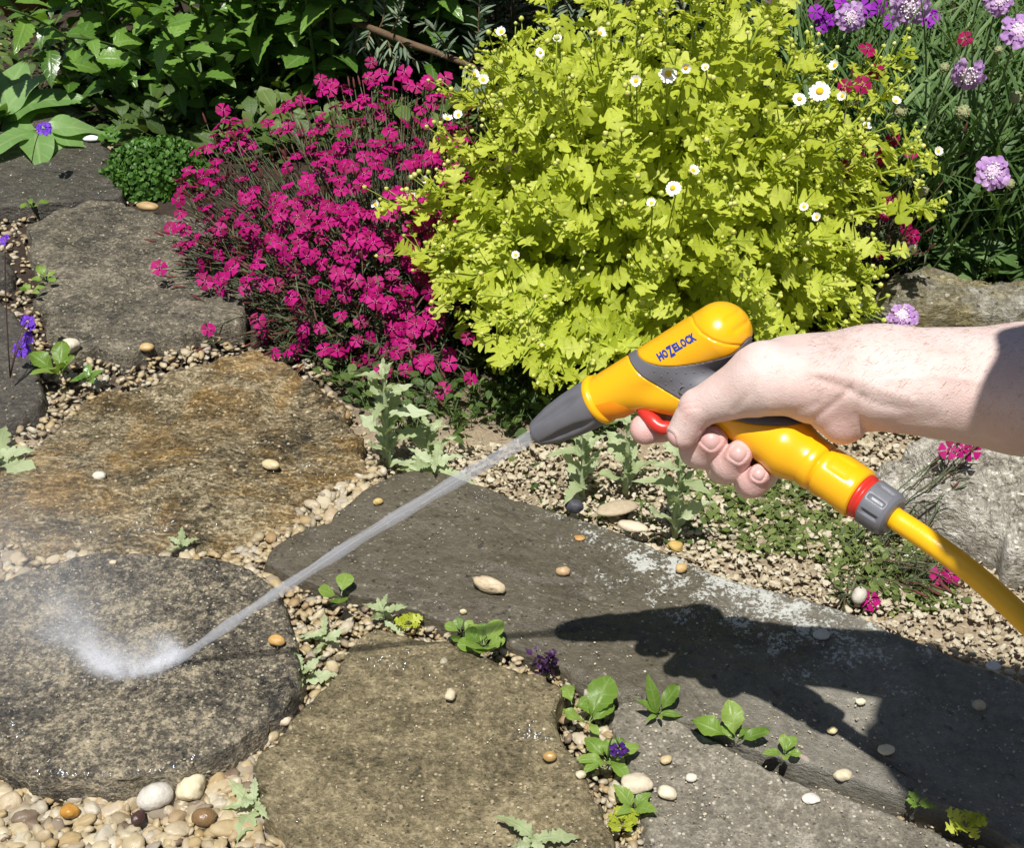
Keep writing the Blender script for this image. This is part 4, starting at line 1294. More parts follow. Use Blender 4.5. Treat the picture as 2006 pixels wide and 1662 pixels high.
M_FEV = leafmat('golden_leaf', [(0, (.34, .40, .025)), (.3, (.46, .52, .045)), (.75, (.56, .62, .075)), (1, (.64, .68, .14))], .40, .55, .25, .16, (1.3, 1.3, .6), 7)
M_FEVSTEM = plain('golden_stem', (.26, .33, .03), .5, .3, .2)
M_BUD = leafmat('bud', [(0, (.34, .41, .06)), (.6, (.42, .48, .10)), (1, (.56, .57, .24))], 0, .6, .3, 0)
M_BUDEYE = plain('bud_eye', (.70, .60, .10), .7, .2, .2, 300)
M_WHITE = plain('white_petal', (.82, .82, .78), .6, .3, .05)
M_YDISC = plain('yellow_disc', (.72, .46, .02), .8, .2, .3, 800, .001, 2500)
M_MINT = leafmat('dark_green_leaf', [(0, (.07, .155, .022)), (.5, (.115, .23, .034)), (1, (.18, .32, .055))], .26, .3, .55, .3, (1.4, 1.5, .4), 7)
M_MINTSTEM = plain('green_stem', (.07, .12, .03), .5, .3, .2)
M_GREY = leafmat('grey_green_leaf', [(0, (.10, .15, .10)), (.5, (.17, .23, .15)), (1, (.26, .32, .2))], .15, .55, .3, .2, (1.2, 1.3, .8))
M_WOOD = plain('woody_stem', (.13, .085, .05), .8, .2, .4, 90, .003, 200)
M_POPPY = leafmat('glaucous_leaf', [(0, (.32, .38, .19)), (.5, (.42, .48, .27)), (1, (.50, .56, .36))], .25, .55, .3, .35, (1.3, 1.4, .8), 5)
M_DSTEM = leafmat('pink_stem', [(0, (.075, .10, .04)), (.45, (.12, .16, .085)), (.75, (.14, .11, .07)), (1, (.14, .05, .05))], .1, .6, .2, 0)
M_MAG = leafmat('magenta_petal', [(0, (.22, .001, .06)), (.4, (.35, .0015, .115)), (1, (.44, .003, .17))], .12, .6, .2, 0, (1.3, .8, 1.0))
M_PINKDOT = plain('pale_pink', (.62, .16, .36), .6, .2, .05)
M_CALYX = plain('dark_calyx', (.12, .035, .03), .6, .2, .4, 200)
M_CRIM = leafmat('crimson_petal', [(0, (.22, .001, .04)), (1, (.38, .002, .10))], .12, .6, .2, 0, (1.3, .8, 1.0))
M_LILAC = leafmat('lilac_petal', [(0, (.50, .27, .62)), (.6, (.60, .36, .70)), (1, (.70, .48, .78))], .3, .6, .2, .15, (1.2, .9, 1.2))
M_LILACC = plain('pale_lilac_centre', (.62, .46, .60), .7, .2, .3, 900, .001, 2500)
M_SEED = plain('seed_head', (.30, .32, .16), .8, .2, .4, 500, .002, 1500)
M_SCAB = leafmat('narrow_leaf', [(0, (.06, .12, .03)), (.6, (.10, .18, .05)), (1, (.16, .25, .08))], .2, .5, .35, .15, (1.3, 1.4, .5))
M_THYME = leafmat('cushion_leaf', [(0, (.05, .13, .015)), (.6, (.08, .19, .025)), (1, (.13, .27, .05))], .2, .4, .45, .1, (1.3, 1.4, .5))
M_WEED = leafmat('weed_leaf', [(0, (.13, .23, .03)), (.5, (.19, .31, .045)), (1, (.27, .38, .08))], .3, .42, .4, .35, (1.3, 1.35, .5), 4)
M_VIOLET = leafmat('violet_petal', [(0, (.18, .045, .62)), (1, (.28, .10, .75))], .25, .6, .2, .1, (1, .9, 1.3))
M_PURPLE = plain('dark_purple', (.045, .012, .055), .5, .3, .4, 300)
M_HAIRY = leafmat('hairy_grey_leaf', [(0, (.13, .25, .06)), (.5, (.19, .33, .10)), (1, (.27, .42, .16))], .25, .42, .45, .4, (1.3, 1.4, .5), 5)

L_FEV = [leaf(.43 + .05 * (k % 3), 23, 'fan', 3.2 + .3 * (k % 2), .78, 8 + k, .16, .10 + .06 * (k % 2), .22 + .14 * (k % 3), .14, .10, .28, seed=k, cols=(-1, 0, 1)) for k in range(6)]
L_MINT = [leaf(.30 + .03 * (k % 3), 14, 'ovate', 0, 0, 7, .16, .22, .18 + .14 * k, .05, .06, .1, seed=20 + k, cols=(-1, 0, 1)) for k in range(5)]
L_POP = [leaf(.20 + .05 * (k % 3), 24, 'oblong', 5, .42, 11, .3, .18, .15 + .2 * k, .3, 0, .15, seed=40 + k) for k in range(5)]
L_WEED = [leaf(.27 + .05 * (k % 3), 14, 'obovate', 0, 0, 5 + k, .10, .26, .05 + .2 * k, .22, .12, 0, seed=60 + k) for k in range(4)]
L_ROUND = [leaf(.42, 12, 'obovate', 0, 0, 0, 0, .1, .1 + .1 * k, .05, .2, 0, seed=70 + k) for k in range(3)]
L_STRAP = [leaf(.15 + .03 * k, 14, 'lance', 0, 0, 0, 0, .25, .3 + .15 * k, .12, 0, 0, seed=80 + k) for k in range(3)]
B_NEEDLE = [blade(.035 + .008 * k, 3, .05 + .1 * k) for k in range(3)]
B_GRASS = [blade(.013 + .004 * k, 5, .1 + .18 * k) for k in range(3)]
B_NARROW = [blade(.07 + .02 * k, 4, .1 + .15 * k) for k in range(3)]

def pink_flower(seed, mats=2):
    """five toothed petals round an eye; face towards +x"""
    r = np.random.default_rng(seed)
    b = Batch()
    for k in range(5):
        a = k * 2 * np.pi / 5 + r.normal(0, .06)
        tilt = .12 + r.normal(0, .12)
        pr = [(.10, .05), (.28, .12), (.5, .26), (.72, .40), (.88, .46)]
        L = [(x, -y) for x, y in pr]; Rr = [(x, y) for x, y in pr]
        teeth = [(1.0 + r.normal(0, .03), v) for v in (-.34, -.12, .12, .34)]
        notch = [(.92, v) for v in (-.23, 0, .23)]
        outer = [teeth[0], notch[0], teeth[1], notch[1], teeth[2], notch[2], teeth[3]]
        poly = L + outer + Rr[::-1]
        V = [(.45, 0, 0)] + [(x, y, 0) for x, y in poly]
        V = np.array(V, float)
        z = tilt * V[:, 0] - .22 * V[:, 0] ** 2 - .18 * np.abs(V[:, 1]) + r.normal(0, .012, len(V))
        c, s = math.cos(a), math.sin(a)
        P = np.stack([z, V[:, 0] * c - V[:, 1] * s, V[:, 0] * s + V[:, 1] * c], 1)
        n = len(poly)
        T = np.array([(0, 1 + i, 1 + (i + 1) % n) for i in range(n)])
        U = np.tile([.1, .4], (len(P), 1))
        b.raw(P, T, 0, U)
        # pale fleck at the foot of the petal
        q = np.array([(.15, -.045), (.15, .045), (.25, .03), (.25, -.03)])
        zz = tilt * q[:, 0] - .22 * q[:, 0] ** 2 - .18 * np.abs(q[:, 1]) + .025
        b.raw(np.stack([zz, q[:, 0] * c - q[:, 1] * s, q[:, 0] * s + q[:, 1] * c], 1), np.array([(0, 1, 2, 3)]), 1)
    # calyx tube behind
    Vt, Tt = tube(np.array([[.02, 0, 0], [-.35, 0, 0], [-1.2, 0, .02], [-1.35, 0, .03]]), np.array([.12, .13, .12, .05]), 6)
    b.raw(Vt, Tt, 2)
    return b.tmpl()
T_PINK = [pink_flower(k) for k in range(8)]

def pink_bud():
    b = Batch()
    V, T = tube(np.array([[0, 0, 0], [.3, 0, 0], [.9, 0, 0], [1.25, 0, 0]]), np.array([.05, .12, .11, .02]), 6)
    b.raw(V, T, 2)
    return b.tmpl()
T_PBUD = pink_bud()

def pinks(label, name, base, tips, faces, mats, rb, nbare, hbare, group=None, nmax=300, fl_size=.0102, mat_r=None, rnd_=None, centre=None):
    """a clump of wiry stems; tips: flower positions"""
    r = rnd_ or np.random.default_rng(len(label))
    root = thing(name, label, 'flowers', base, group)
    b = Batch()
    nt_ = len(tips)
    fl_p, fl_d, fl_k = [], [], []
    needles = Leaves()
    for i in range(nt_):
        tip = tips[i]; f = nrm(faces[i])
        a = r.uniform(0, 6.28); q = rb * math.sqrt(r.random())
        off = np.array([math.cos(a) * q, math.sin(a) * q * .8, 0])
        foot = base + off
        out = np.array([tip[0] - base[0], tip[1] - base[1], 0]) * .55
        foot = foot + out * min(1, .9)
        foot[2] = gz(foot[0], foot[1]) - .004
        if centre is not None: foot[:2] = centre[:2] + (tip[:2] - centre[:2]) * r.uniform(.25, .75) + r.normal(0, .012, 2)
        P = bez(foot, foot * .45 + tip * .55 + np.array([0, 0, .03]), tip - f * fl_size * 1.3, 7)
        b.tube(P, np.array([.0011, .0010, .0009, .0008, .0008, .0007, .0008]), 3)
        fl_p.append(tip); fl_d.append(f); fl_k.append(r.integers(8))
        for u in np.arange(.08, .9, .16):
            p, d = at_curve(P, u)
            az = r.uniform(0, 6.28)
            for s in (0, 1):
                e = np.array([math.cos(az + s * 3.14), math.sin(az + s * 3.14), .0])
                needles.add(p, nrm(e * .8 + d * .9), -e + d, r.uniform(.012, .024) * (1.15 - .5 * u), r.integers(3))
    for i in range(nbare):
        j = r.integers(nt_)
        tip = tips[j] * np.array([1, 1, r.uniform(*hbare)]) + np.r_[r.normal(0, .016, 2), 0]
        foot = np.r_[(centre[:2] if centre is not None else base[:2]) + (tip[:2] - (centre[:2] if centre is not None else base[:2])) * r.uniform(.3, .9) + r.normal(0, .012, 2), 0]
        foot[2] = gz(foot[0], foot[1]) - .004
        P = bez(foot, foot * .5 + tip * .5 + np.array([0, 0, .02]), tip, 6)
        b.tube(P, np.array([.001, .0009, .0008, .0008, .0007, .0006]), 3)
        d = nrm(P[-1] - P[-2])
        if r.random() < .5:
            b.inst(dict(T_PBUD, M=T_PBUD['M'] * 0 + 1), frames(d[None], np.array([[.3, .2, 1.]]), np.array([.0125])), P[-1][None])
        for u in np.arange(.06, .95, .13):
            p, d = at_curve(P, u)
            az = r.uniform(0, 6.28)
            for s in (0, 1):
                e = np.array([math.cos(az + s * 3.14), math.sin(az + s * 3.14), .0])
                needles.add(p, nrm(e * .8 + d * .9), -e + d, r.uniform(.012, .026), r.integers(3))
    Rm = frames(np.array(needles.d), np.array(needles.n), np.array(needles.s))
    k_ = np.array(needles.k)
    for k in range(3):
        q = k_ == k
        b.inst(B_NEEDLE[k], Rm[q], np.array(needles.p)[q])
    b.build('stems', [M_DSTEM, M_CALYX], root, 'stuff')
    ups = np.tile([0, 0, 1.0], (nt_, 1)) + r.normal(0, .5, (nt_, 3))
    Rm = frames(np.array(fl_d), ups, r.uniform(.85, 1.12, nt_) * fl_size)
    spread(root, 'flower', T_PINK, np.array(fl_k), Rm, np.array(fl_p), mats, nmax, 'flowers_beyond', 9.)
    return root

def hit_ell(x, y, c, rad):
    d = ray(x, y); o = CAM - c
    d_, o_ = d / rad, o / rad
    A, B, C = d_ @ d_, d_ @ o_, o_ @ o_ - 1
    disc = B * B - A * C
    t = (-B - math.sqrt(max(disc, 0))) / A
    return CAM + d * t

def build_magenta():
    r = np.random.default_rng(5)
    outline = np.array([(345, 330), (425, 240), (470, 215), (560, 200), (660, 165), (720, 150), (800, 150), (880, 150), (960, 200), (980, 300), (950, 420), (900, 560), (850, 680), (760, 705), (640, 712), (520, 690), (470, 620), (400, 560), (345, 500), (350, 420)])
    c = np.array([-.155, 1.66, -.02]); rad = np.array([.235, .235, .235])
    tips, faces = [], []
    n = 0
    placed = []
    while len(tips) < 400 and n < 30000:
        n += 1
        x, y = r.uniform(320, 990), r.uniform(140, 715)
        if not inpoly(np.array([x]), np.array([y]), outline)[0]: continue
        # fewer flowers near the lower rim
        if y > 560 and r.random() < .25: continue
        p = hit_ell(x, y, c, rad * r.uniform(.84, 1.03))
        if placed and np.min(np.linalg.norm(np.array(placed) - p, axis=1)) < .0092: continue
        placed.append(p); tips.append(p)
        nn = nrm((p - c) / rad ** 2)
        faces.append(nn * .7 + np.array([0, -.15, .75]) + TOCAM(p) * .15 + r.normal(0, .42, 3))
    for x, y, Y in ((312, 524, 1.62), (335, 447, 1.66), (430, 448, 1.64), (402, 552, 1.6), (430, 545, 1.6), (408, 645, 1.50), (505, 628, 1.5), (916, 662, 1.42), (880, 712, 1.40), (922, 741, 1.38), (869, 765, 1.37), (676, 789, 1.42), (727, 122, 1.86), (722, 152, 1.84), (748, 146, 1.85), (792, 140, 1.86), (800, 165, 1.85), (590, 196, 1.84), (652, 163, 1.85), (628, 156, 1.86), (437, 214, 1.8), (840, 160, 1.86), (872, 152, 1.86), (1088, 178, 1.85), (1105, 176, 1.85), (1120, 186, 1.84)):
        p = VY(x, y, Y); tips.append(p); faces.append(np.array([r.normal(0, .25), -.5, .7]) + TOCAM(p) * .5)
    for k in range(17):
        x, y = r.uniform(740, 910), r.uniform(540, 735)
        if x > 640 + y * .36: continue
        p = VY(x, y, 1.5 - (y - 560) * .0006); tips.append(p); faces.append(np.array([r.normal(0, .3), -.4, .7]) + TOCAM(p) * .4)
    tips, faces = np.array(tips), np.array(faces)
    pinks('dense clump of magenta pinks in full flower left of the golden plant', 'dianthus_clump', np.array([c[0], c[1], 0.]), tips, faces, [M_MAG, M_PINKDOT, M_CALYX], .1, 800, (.55, .98), 'clumps of magenta pinks', 300, .0098, centre=c)
build_magenta()

def build_crimson():
    r = np.random.default_rng(15)
    pts = [(1702, 275), (1748, 272), (1785, 295), (1645, 470), (1640, 455), (1722, 490), (1780, 482), (1790, 462), (1775, 448), (1720, 375), (1745, 392), (1768, 395), (1735, 418), (1690, 308), (1735, 306), (1716, 140), (1690, 165), (1655, 168), (1890, 75), (1640, 335), (1662, 322), (1676, 345), (1650, 340), (1720, 312), (1690, 322), (1700, 95), (1730, 420), (1650, 425), (1615, 320), (1625, 540)]
    tips = np.array([VY(x, y, 1.62 + r.uniform(-.03, .1)) for x, y in pts])
    faces = np.array([np.array([0, -.5, .5]) + TOCAM(p) * .5 + r.normal(0, .3, 3) for p in tips])
    b = np.array([.43, 1.68, 0.])
    pinks('sparser crimson pinks in the shade between the golden plant and the lilac flowers', 'dianthus_clump', b, tips, faces, [M_CRIM, M_PINKDOT, M_CALYX], .08, 120, (.4, 1.0), 'clumps of magenta pinks', 300, .0105, centre=b)
    pts = [(1858, 882), (1885, 880), (1903, 884), (1840, 985), (1858, 978), (1828, 975), (1842, 1033), (1840, 1128), (1862, 1126), (1705, 1178)]
    Ys = [1.17, 1.17, 1.17, 1.15, 1.16, 1.16, 1.13, 1.06, 1.06, 1.03]
    tips = np.array([VY(x, y, Y) for (x, y), Y in zip(pts, Ys)])
    faces = np.array([np.array([0, -.4, .6]) + TOCAM(p) * .5 + r.normal(0, .25, 3) for p in tips])
    b = np.array([.30, 1.11, -.005])
    pinks('thin straggly pinks with few magenta flowers behind the hose', 'dianthus_clump', b, tips, faces, [M_MAG, M_PINKDOT, M_CALYX], .05, 46, (.35, 1.15), 'clumps of magenta pinks', 300, .0098, centre=b)
build_crimson()

# --- daisies, buds
def daisy_petals(n, open_, seed, Lp=1.0):
    r = np.random.default_rng(seed)
    b = Batch()
    for k in range(n):
        a = k / n * 2 * np.pi + r.normal(0, .05)
        l = Lp * r.uniform(.92, 1.06)
        q = np.array([(.34, -.10), (.34, .10), (.7, .19), (.7, -.19), (.94, .14), (.94, -.14), (1.0, 0)]) * [l, 1]
        z = (q[:, 0] - .34) * math.tan(open_) - .12 * q[:, 0] ** 2
        c, s = math.cos(a), math.sin(a)
        V = np.stack([z, q[:, 0] * c - q[:, 1] * s, q[:, 0] * s + q[:, 1] * c], 1)
        b.raw(V, np.array([(0, 1, 2), (0, 2, 3), (3, 2, 4), (3, 4, 5), (5, 4, 6)]))
    return b.tmpl()
def disc(r_=.38, h=.2):
    V, T = ICO[2]
    V = V * [h, r_, r_] + [.02, 0, 0]
    return T_(V, T)
T_DPET = [daisy_petals(15, -.05, 1), daisy_petals(13, .75, 2, .9), daisy_petals(12, .3, 3)]
T_DISC = disc()
def budtmpl():
    b = Batch()
    V, T = ICO[1]
    b.raw(V * [.42, .5, .5] + [-.05, 0, 0], T, 0)
    V, T = ICO[1]
    b.raw(V * [.26, .27, .27] + [.19, 0, 0], T, 1)
    return b.tmpl()
T_BUD = budtmpl()

def build_feverfew():
    r = np.random.default_rng(21)
    c = np.array([.170, 1.60, -.02])
    root = thing('feverfew', 'big golden leaved feverfew bush with tiny white daisies behind the spray gun', 'plant', (c[0], c[1], 0))
    rad = np.array([.278, .28, .43])
    lv = Leaves(); st = Batch()
    buds_p, buds_d = [], []
    ns = 150
    extra = [(880, 560, 1.42), (925, 640, 1.36), (870, 500, 1.45), (960, 690, 1.33), (1010, 715, 1.31), (1050, 740, 1.29), (1095, 765, 1.28), (1150, 720, 1.29), (890, 460, 1.46), (1050, 680, 1.32), (990, 640, 1.34), (1200, 690, 1.31), (870, 600, 1.40), (915, 550, 1.40), (975, 590, 1.37), (1030, 630, 1.34), (840, 540, 1.45),
             (985, 75, 1.75), (940, 140, 1.70), (880, 180, 1.64), (760, 400, 1.50), (805, 375, 1.50), (790, 500, 1.47), (1835, 320, 1.55), (1800, 290, 1.58), (1765, 500, 1.46), (1832, 410, 1.50), (1720, 125, 1.70), (1785, 95, 1.72), (1770, 150, 1.66), (1710, 560, 1.44), (1700, 620, 1.42)]
    for i in range(ns + len(extra)):
        ph = i * 2.39996 + r.normal(0, .15)
        u = min((i + .5) / ns, .98)
        th = math.acos(1 - u * .985) * 1.03
        rr = r.uniform(.88, 1.06)
        dirn = np.array([math.sin(th) * math.cos(ph), math.sin(th) * math.sin(ph), max(math.cos(th), .03)])
        tip = c + dirn * rad * rr + np.array([0, 0, .04])
        if i >= ns:
            tip = VY(*extra[i - ns]); th = 1.2; ph = math.atan2(tip[1] - c[1], tip[0] - c[0])
        foot = c + np.array([math.cos(ph), math.sin(ph), 0]) * r.uniform(.01, .08); foot[2] = gz(foot[0], foot[1])
        P = bez(foot, foot * .5 + tip * .5 + np.array([0, 0, .10 * math.sin(th)]) + r.normal(0, .012, 3), tip, 10)
        st.tube(P, np.linspace(.0026, .0011, 10), 5)
        L = np.linalg.norm(tip - foot)
        nl = int(10 + 17 * L / .35)
        az = r.uniform(0, 6.28)
        for k in range(nl):
            t = .22 + .76 * k / nl
            p, d = at_curve(P, min(t, .99))
            az += 2.4
            e = np.array([math.cos(az), math.sin(az), 0])
            e = nrm(e - d * (e @ d) * .5)
            outw = nrm((p - c) / rad ** 2)
            size = (.041 - .017 * t) * r.uniform(.6, 1.25)
            dl = nrm(e * .8 + outw * .55 + np.array([0, 0, .10]) + d * .15)
            nn = np.array([0, -.5, .9]) * .9 + outw * .5 + r.normal(0, .24, 3)
            lv.add(p, dl, nn, size, r.integers(6))
        # corymb of buds
        if th < 1.5:
            d = nrm(P[-1] - P[-2])
            for k in range(r.integers(3, 8)):
                t = r.uniform(.86, .98)
                p, _ = at_curve(P, t)
                e = nrm(r.normal(0, 1, 3) * [1, 1, .4] + d * 1.1 + [0, 0, .8])
                q = p + e * r.uniform(.018, .042)
                st.tube(np.array([p, p * .5 + q * .5 + e * .002, q]), np.array([.0009, .0007, .0007]), 3)
                buds_p.append(q); buds_d.append(e)
                if r.random() < .4:
                    lv.add(p * .5 + q * .5, nrm(e + r.normal(0, .5, 3)), np.array([0, -.2, 1.]), r.uniform(.010, .017), r.integers(6))
    st.build('stems', M_FEVSTEM, root, 'stuff')
    lv.emit(root, 'leaf', L_FEV, M_FEV, 300, 'foliage', 26.)
    buds_p, buds_d = np.array(buds_p), np.array(buds_d)
    Rm = frames(buds_d, r.normal(0, 1, buds_d.shape), r.uniform(.0048, .0076, len(buds_p)))
    spread(root, 'bud', [T_BUD], np.zeros(len(buds_p), int), Rm, buds_p, [M_BUD, M_BUDEYE], 300, 'buds_beyond', 10.)
    # open daisies
    dm = [mesh('daisy', t['V'], t['T'], M_WHITE, t['M'], t['U']) for t in T_DPET]
    ds = mesh('disc', T_DISC['V'], T_DISC['T'], M_YDISC)
    stalk = Batch()
    for x, y, k, s in ((1309, 144, 0, .0098), (1606, 178, 0, .0118), (1566, 193, 0, .0075), (946, 156, 1, .009), (1318, 368, 0, .0085), (806, 383, 1, .0095), (832, 352, 1, .007), (1246, 158, 1, .0085), (1358, 334, 1, .0085), (1697, 248, 1, .0085), (1635, 128, 1, .009), (1650, 188, 1, .008), (1176, 64, 1, .0085), (930, 145, 1, .0085), (1343, 133, 1, .0075), (1382, 132, 1, .006), (876, 232, 1, .009), (898, 225, 1, .008), (982, 62, 1, .0085), (735, 400, 1, .0075), (790, 405, 1, .008), (1755, 198, 1, .008), (1838, 296, 1, .0075), (1092, 76, 1, .007), (1058, 102, 0, .0055), (1276, 398, 1, .007), (800, 620, 1, .006), (1010, 500, 1, .0065), (1788, 488, 1, .0075), (1770, 500, 1, .0085), (1600, 425, 1, .007), (1575, 405, 1, .007)):
        p = hit_ell(x, y, c, rad * 1.08)
        f = nrm(TOCAM(p) * .8 + np.array([r.normal(0, .2), 0, .45]) + (r.normal(0, .25, 3) if k else 0))
        R_ = basis(f, r.normal(0, 1, 3))[0] * s
        if k: R_ = R_ * .8
        o = link('daisy', dm[k], root, p, R_)
        d_ = link('disc', ds, o)
        d_.location = (0, 0, 0)
        q = p - f * s * .1
        stalk.tube(np.array([q, q - f * .01 - [0, 0, .006], c * .18 + p * .82 - [0, 0, .03]]), .0008, 4)
    stalk.build('daisy_stalk', M_FEVSTEM, root, 'stuff')
    # long side shoots reaching over the lilac flowers and the magenta pinks
build_feverfew()

# --- leafy bush at the upper left
def build_mint():
    r = np.random.default_rng(31)
    c = np.array([-.44, 2.38, 0.])
    root = thing('leafy_bush', 'dark green leafy bush with toothed pointed leaves at the upper left', 'bush', c)
    st = Batch(); lv = Leaves()
    for i in range(64):
        a = r.uniform(0, 6.28); q = .26 * math.sqrt(r.random())
        foot = c + np.array([math.cos(a) * q * 1.5, math.sin(a) * q * .8, 0]); foot[0] = max(foot[0], -.73 + .12 * r.random()); foot[2] = gz(foot[0], foot[1])
        lean = np.array([math.cos(a), math.sin(a), 0]) * r.uniform(.06, .26) + np.array([r.normal(0, .05), -.06, 0])
        h = r.uniform(.22, .5) if foot[0] < -.46 else r.uniform(.42, .8)
        tip = foot + lean + np.array([0, 0, h])
        P = bez(foot, foot + np.array([0, 0, h * .6]) + lean * .2, tip, 12)
        st.tube(P, np.linspace(.0036, .0016, 12), 5)
        az = r.uniform(0, 6.28)
        n = int(h / .028)
        for k in range(n):
            t = .10 + .9 * k / n
            p, d = at_curve(P, min(t, .995))
            az += 1.57
            for s in (0, 3.14):
                e = np.array([math.cos(az + s), math.sin(az + s), 0])
                dl = nrm(e + np.array([0, 0, .28 + .5 * (t > .92)]) + r.normal(0, .16, 3))
                lv.add(p, dl, np.array([0, -.1, 1.]) + r.normal(0, .25, 3), (.057 - .019 * t) * r.uniform(.7, 1.25), r.integers(5))
    # a thick canopy above the picture shades the lower leaves
    st.build('stems', M_MINTSTEM, root, 'stuff')
    lv.emit(root, 'leaf', L_MINT, M_MINT, 300, 'foliage', 30.)
build_mint()

# --- broad hairy rosette at the left edge
def rosette(name, label, cat, base, leaves, tm, mat, group=None, seed=0, stem=None, extra=None):
    """leaves: (dx, dy, dz, size, kind) direction offsets from the base in metres"""
    r = np.random.default_rng(seed)
    root = thing(name, label, cat, base, group)
    lv = Leaves()
    for dx, dy, dz, size, k in leaves:
        d = nrm(np.array([dx, dy, dz]))
        n = np.array([-d[0] * d[2] * .8, -d[1] * d[2] * .8 - .25, 1.0]) + r.normal(0, .12, 3)
        lv.add(np.array(base) + np.array([0, 0, .004]) + d * .002, d, n, size, k % len(tm))
    lv.emit(root, 'leaf', tm, mat, 300)
    return root
L_BROAD = [leaf(.24 + .05 * k, 18, 'lance', 0, 0, 0, 0, .12, .25 + .25 * k, .16, .05, 0, seed=90 + k) for k in range(4)]
def up_leaves(n, size, lift, seed, spread_=1.0, a0=0, a1=6.283):
    r = np.random.default_rng(seed)
    out = []
    for i in range(n):
        a = a0 + (a1 - a0) * (i + r.uniform(.2, .8)) / n
        out.append((math.cos(a) * spread_, math.sin(a) * spread_, r.uniform(*lift), size * r.uniform(.7, 1.15), int(r.integers(8))))
    return out
rosette('borage_plant', 'pale hairy broad leaved plant sprawling at the left edge of the picture', 'plant', G(0, 245), up_leaves(16, .105, (.5, 2.0), 5, 1.0), L_BROAD, M_HAIRY, seed=5)
rosette('sprawling_weed', 'low hairy leaves lying across the small stone at the upper left', 'plant', G(70, 262, .034), [(.5, .12, .12, .10, 1), (.9, .1, .1, .12, 2), (-.3, -.5, .1, .1, 0), (.2, -.6, .12, .09, 1), (.7, -.35, .1, .09, 3)], L_BROAD, M_HAIRY, seed=6)
rosette('young_seedling', 'small toothed seedling between the left leaves and the dark bush', 'plant', G(160, 175), up_leaves(7, .05, (.3, 1.2), 7), L_MINT, M_WEED, seed=7)

# --- grey needle leaved shrub behind the golden plant
def build_rosemary():
    r = np.random.default_rng(41)
    root = thing('lavender_shrub', 'grey green narrow leaved shrub with a bare woody branch behind the golden plant', 'shrub', (.02, 2.5, 0))
    st = Batch(); lv = Leaves()
    def twig(P, rad0, dense_, size):
        st.tube(P, np.linspace(rad0, rad0 * .5, len(P)), 5)
        n = max(3, int(np.linalg.norm(P[-1] - P[0]) / dense_))
        for k in range(n):
            t = .12 + .88 * k / n
            p, d = at_curve(P, min(t, .99))
            for s in range(2):
                az = r.uniform(0, 6.28)
                e = basis(d, np.array([.3, .2, .9]))[0] @ np.array([0, math.cos(az), math.sin(az)])
                lv.add(p, nrm(e * .9 + d * .7), np.array([0, -.3, 1.]) + r.normal(0, .3, 3), size * r.uniform(.6, 1.2), r.integers(3))
    # the bare branch across the front
    br = open_spline([VY(1010, 165, 2.05), VY(880, 112, 2.08), VY(790, 80, 2.12), VY(710, 48, 2.2), VY(640, 20, 2.3), VY(590, -25, 2.42)], 24)
    st.tube(br, np.linspace(.0045, .007, 24), 7)
    for k in range(26):
        p, d = at_curve(br, r.uniform(0.05, .9))
        tip = p + np.array([r.normal(0, .03), r.normal(0, .03), r.uniform(.03, .14)]) if r.random() < .75 else p + np.array([r.normal(.02, .03), -.02, -r.uniform(.02, .06)])
        twig(bez(p, p * .5 + tip * .5 + r.normal(0, .008, 3), tip, 5), .0016, .006, .024)
    for i in range(150):
        foot = np.array([r.uniform(-.28, .5), r.uniform(2.3, 2.9), 0]); foot[2] = .02
        h = r.uniform(.22, .62)
        tip = foot + np.array([r.normal(0, .07), r.normal(-.10, .06), h])
        twig(bez(foot, foot + np.array([0, 0, h * .6]), tip, 7), .0022, .012, .034)
    st.build('branches', M_WOOD, root, 'stuff')
    lv.emit(root, 'leaf', B_NARROW, M_GREY, 300, 'foliage', 16.)
build_rosemary()

# --- lilac scabious at the right
def scab_flower(root, p, f, s, seed, mat=None, sparse=False):
    r = np.random.default_rng(seed)
    fl = bpy.data.objects.new('flower', None); COL.objects.link(fl); fl.parent = root
    fl.location = p - ORG[root.name]; ORG[fl.name] = p
    B = basis(f, r.normal(0, 1, 3))[0]
    b = Batch()
    V, T = ICO[2]
    b.raw((V * [.16, .42, .42] + [.02, 0, 0]) * s @ B.T, T)
    for k in range(46):
        a = r.uniform(0, 6.28); q = .46 * math.sqrt(r.random())
        e = np.array([.16, q * math.cos(a), q * math.sin(a)])
        Vp, Tp = ICO[1]
        b.raw((Vp * [.07, .045, .045] + e) * s @ B.T, Tp, 1 if k % 3 else 0)
    V_, T_b, M_ = np.vstack(b.V), np.vstack(b.T), np.concatenate(b.M)
    link('flower_centre', mesh('flower_centre', V_, T_b, [M_LILACC, M_WHITE], M_), fl)
    n = 13
    for ring, (rr, sz, cnt, tl) in enumerate(((.36, .66, 12, -.12), (.26, .44, 9, .25))):
        for k in range(cnt):
            if sparse and r.random() < .3: continue
            a = (k + .5 * ring) / cnt * 2 * np.pi + r.normal(0, .08)
            L = sz * r.uniform(.85, 1.15)
            t = L_PET[r.integers(3)]
            e1 = np.array([tl + r.normal(0, .15), math.cos(a), math.sin(a)]); e1 = nrm(e1)
            Rp = basis(e1, np.array([1., 0, 0]))[0] * L
            V = (t['V'] @ Rp.T + np.array([.02 + .06 * ring, rr * .8 * math.cos(a), rr * .8 * math.sin(a)])) * s @ B.T
            link('petal', mesh('petal', V, t['T'], mat or M_LILAC, t['M'], t['U']), fl)
    return fl
L_PET = []
for k in range(3):
    t = leaf(.34 + .04 * k, 12, 'obovate', 3, .22, 0, 0, .0, .15 + .1 * k, .35, 0, .15, seed=200 + k)
    L_PET.append(t)

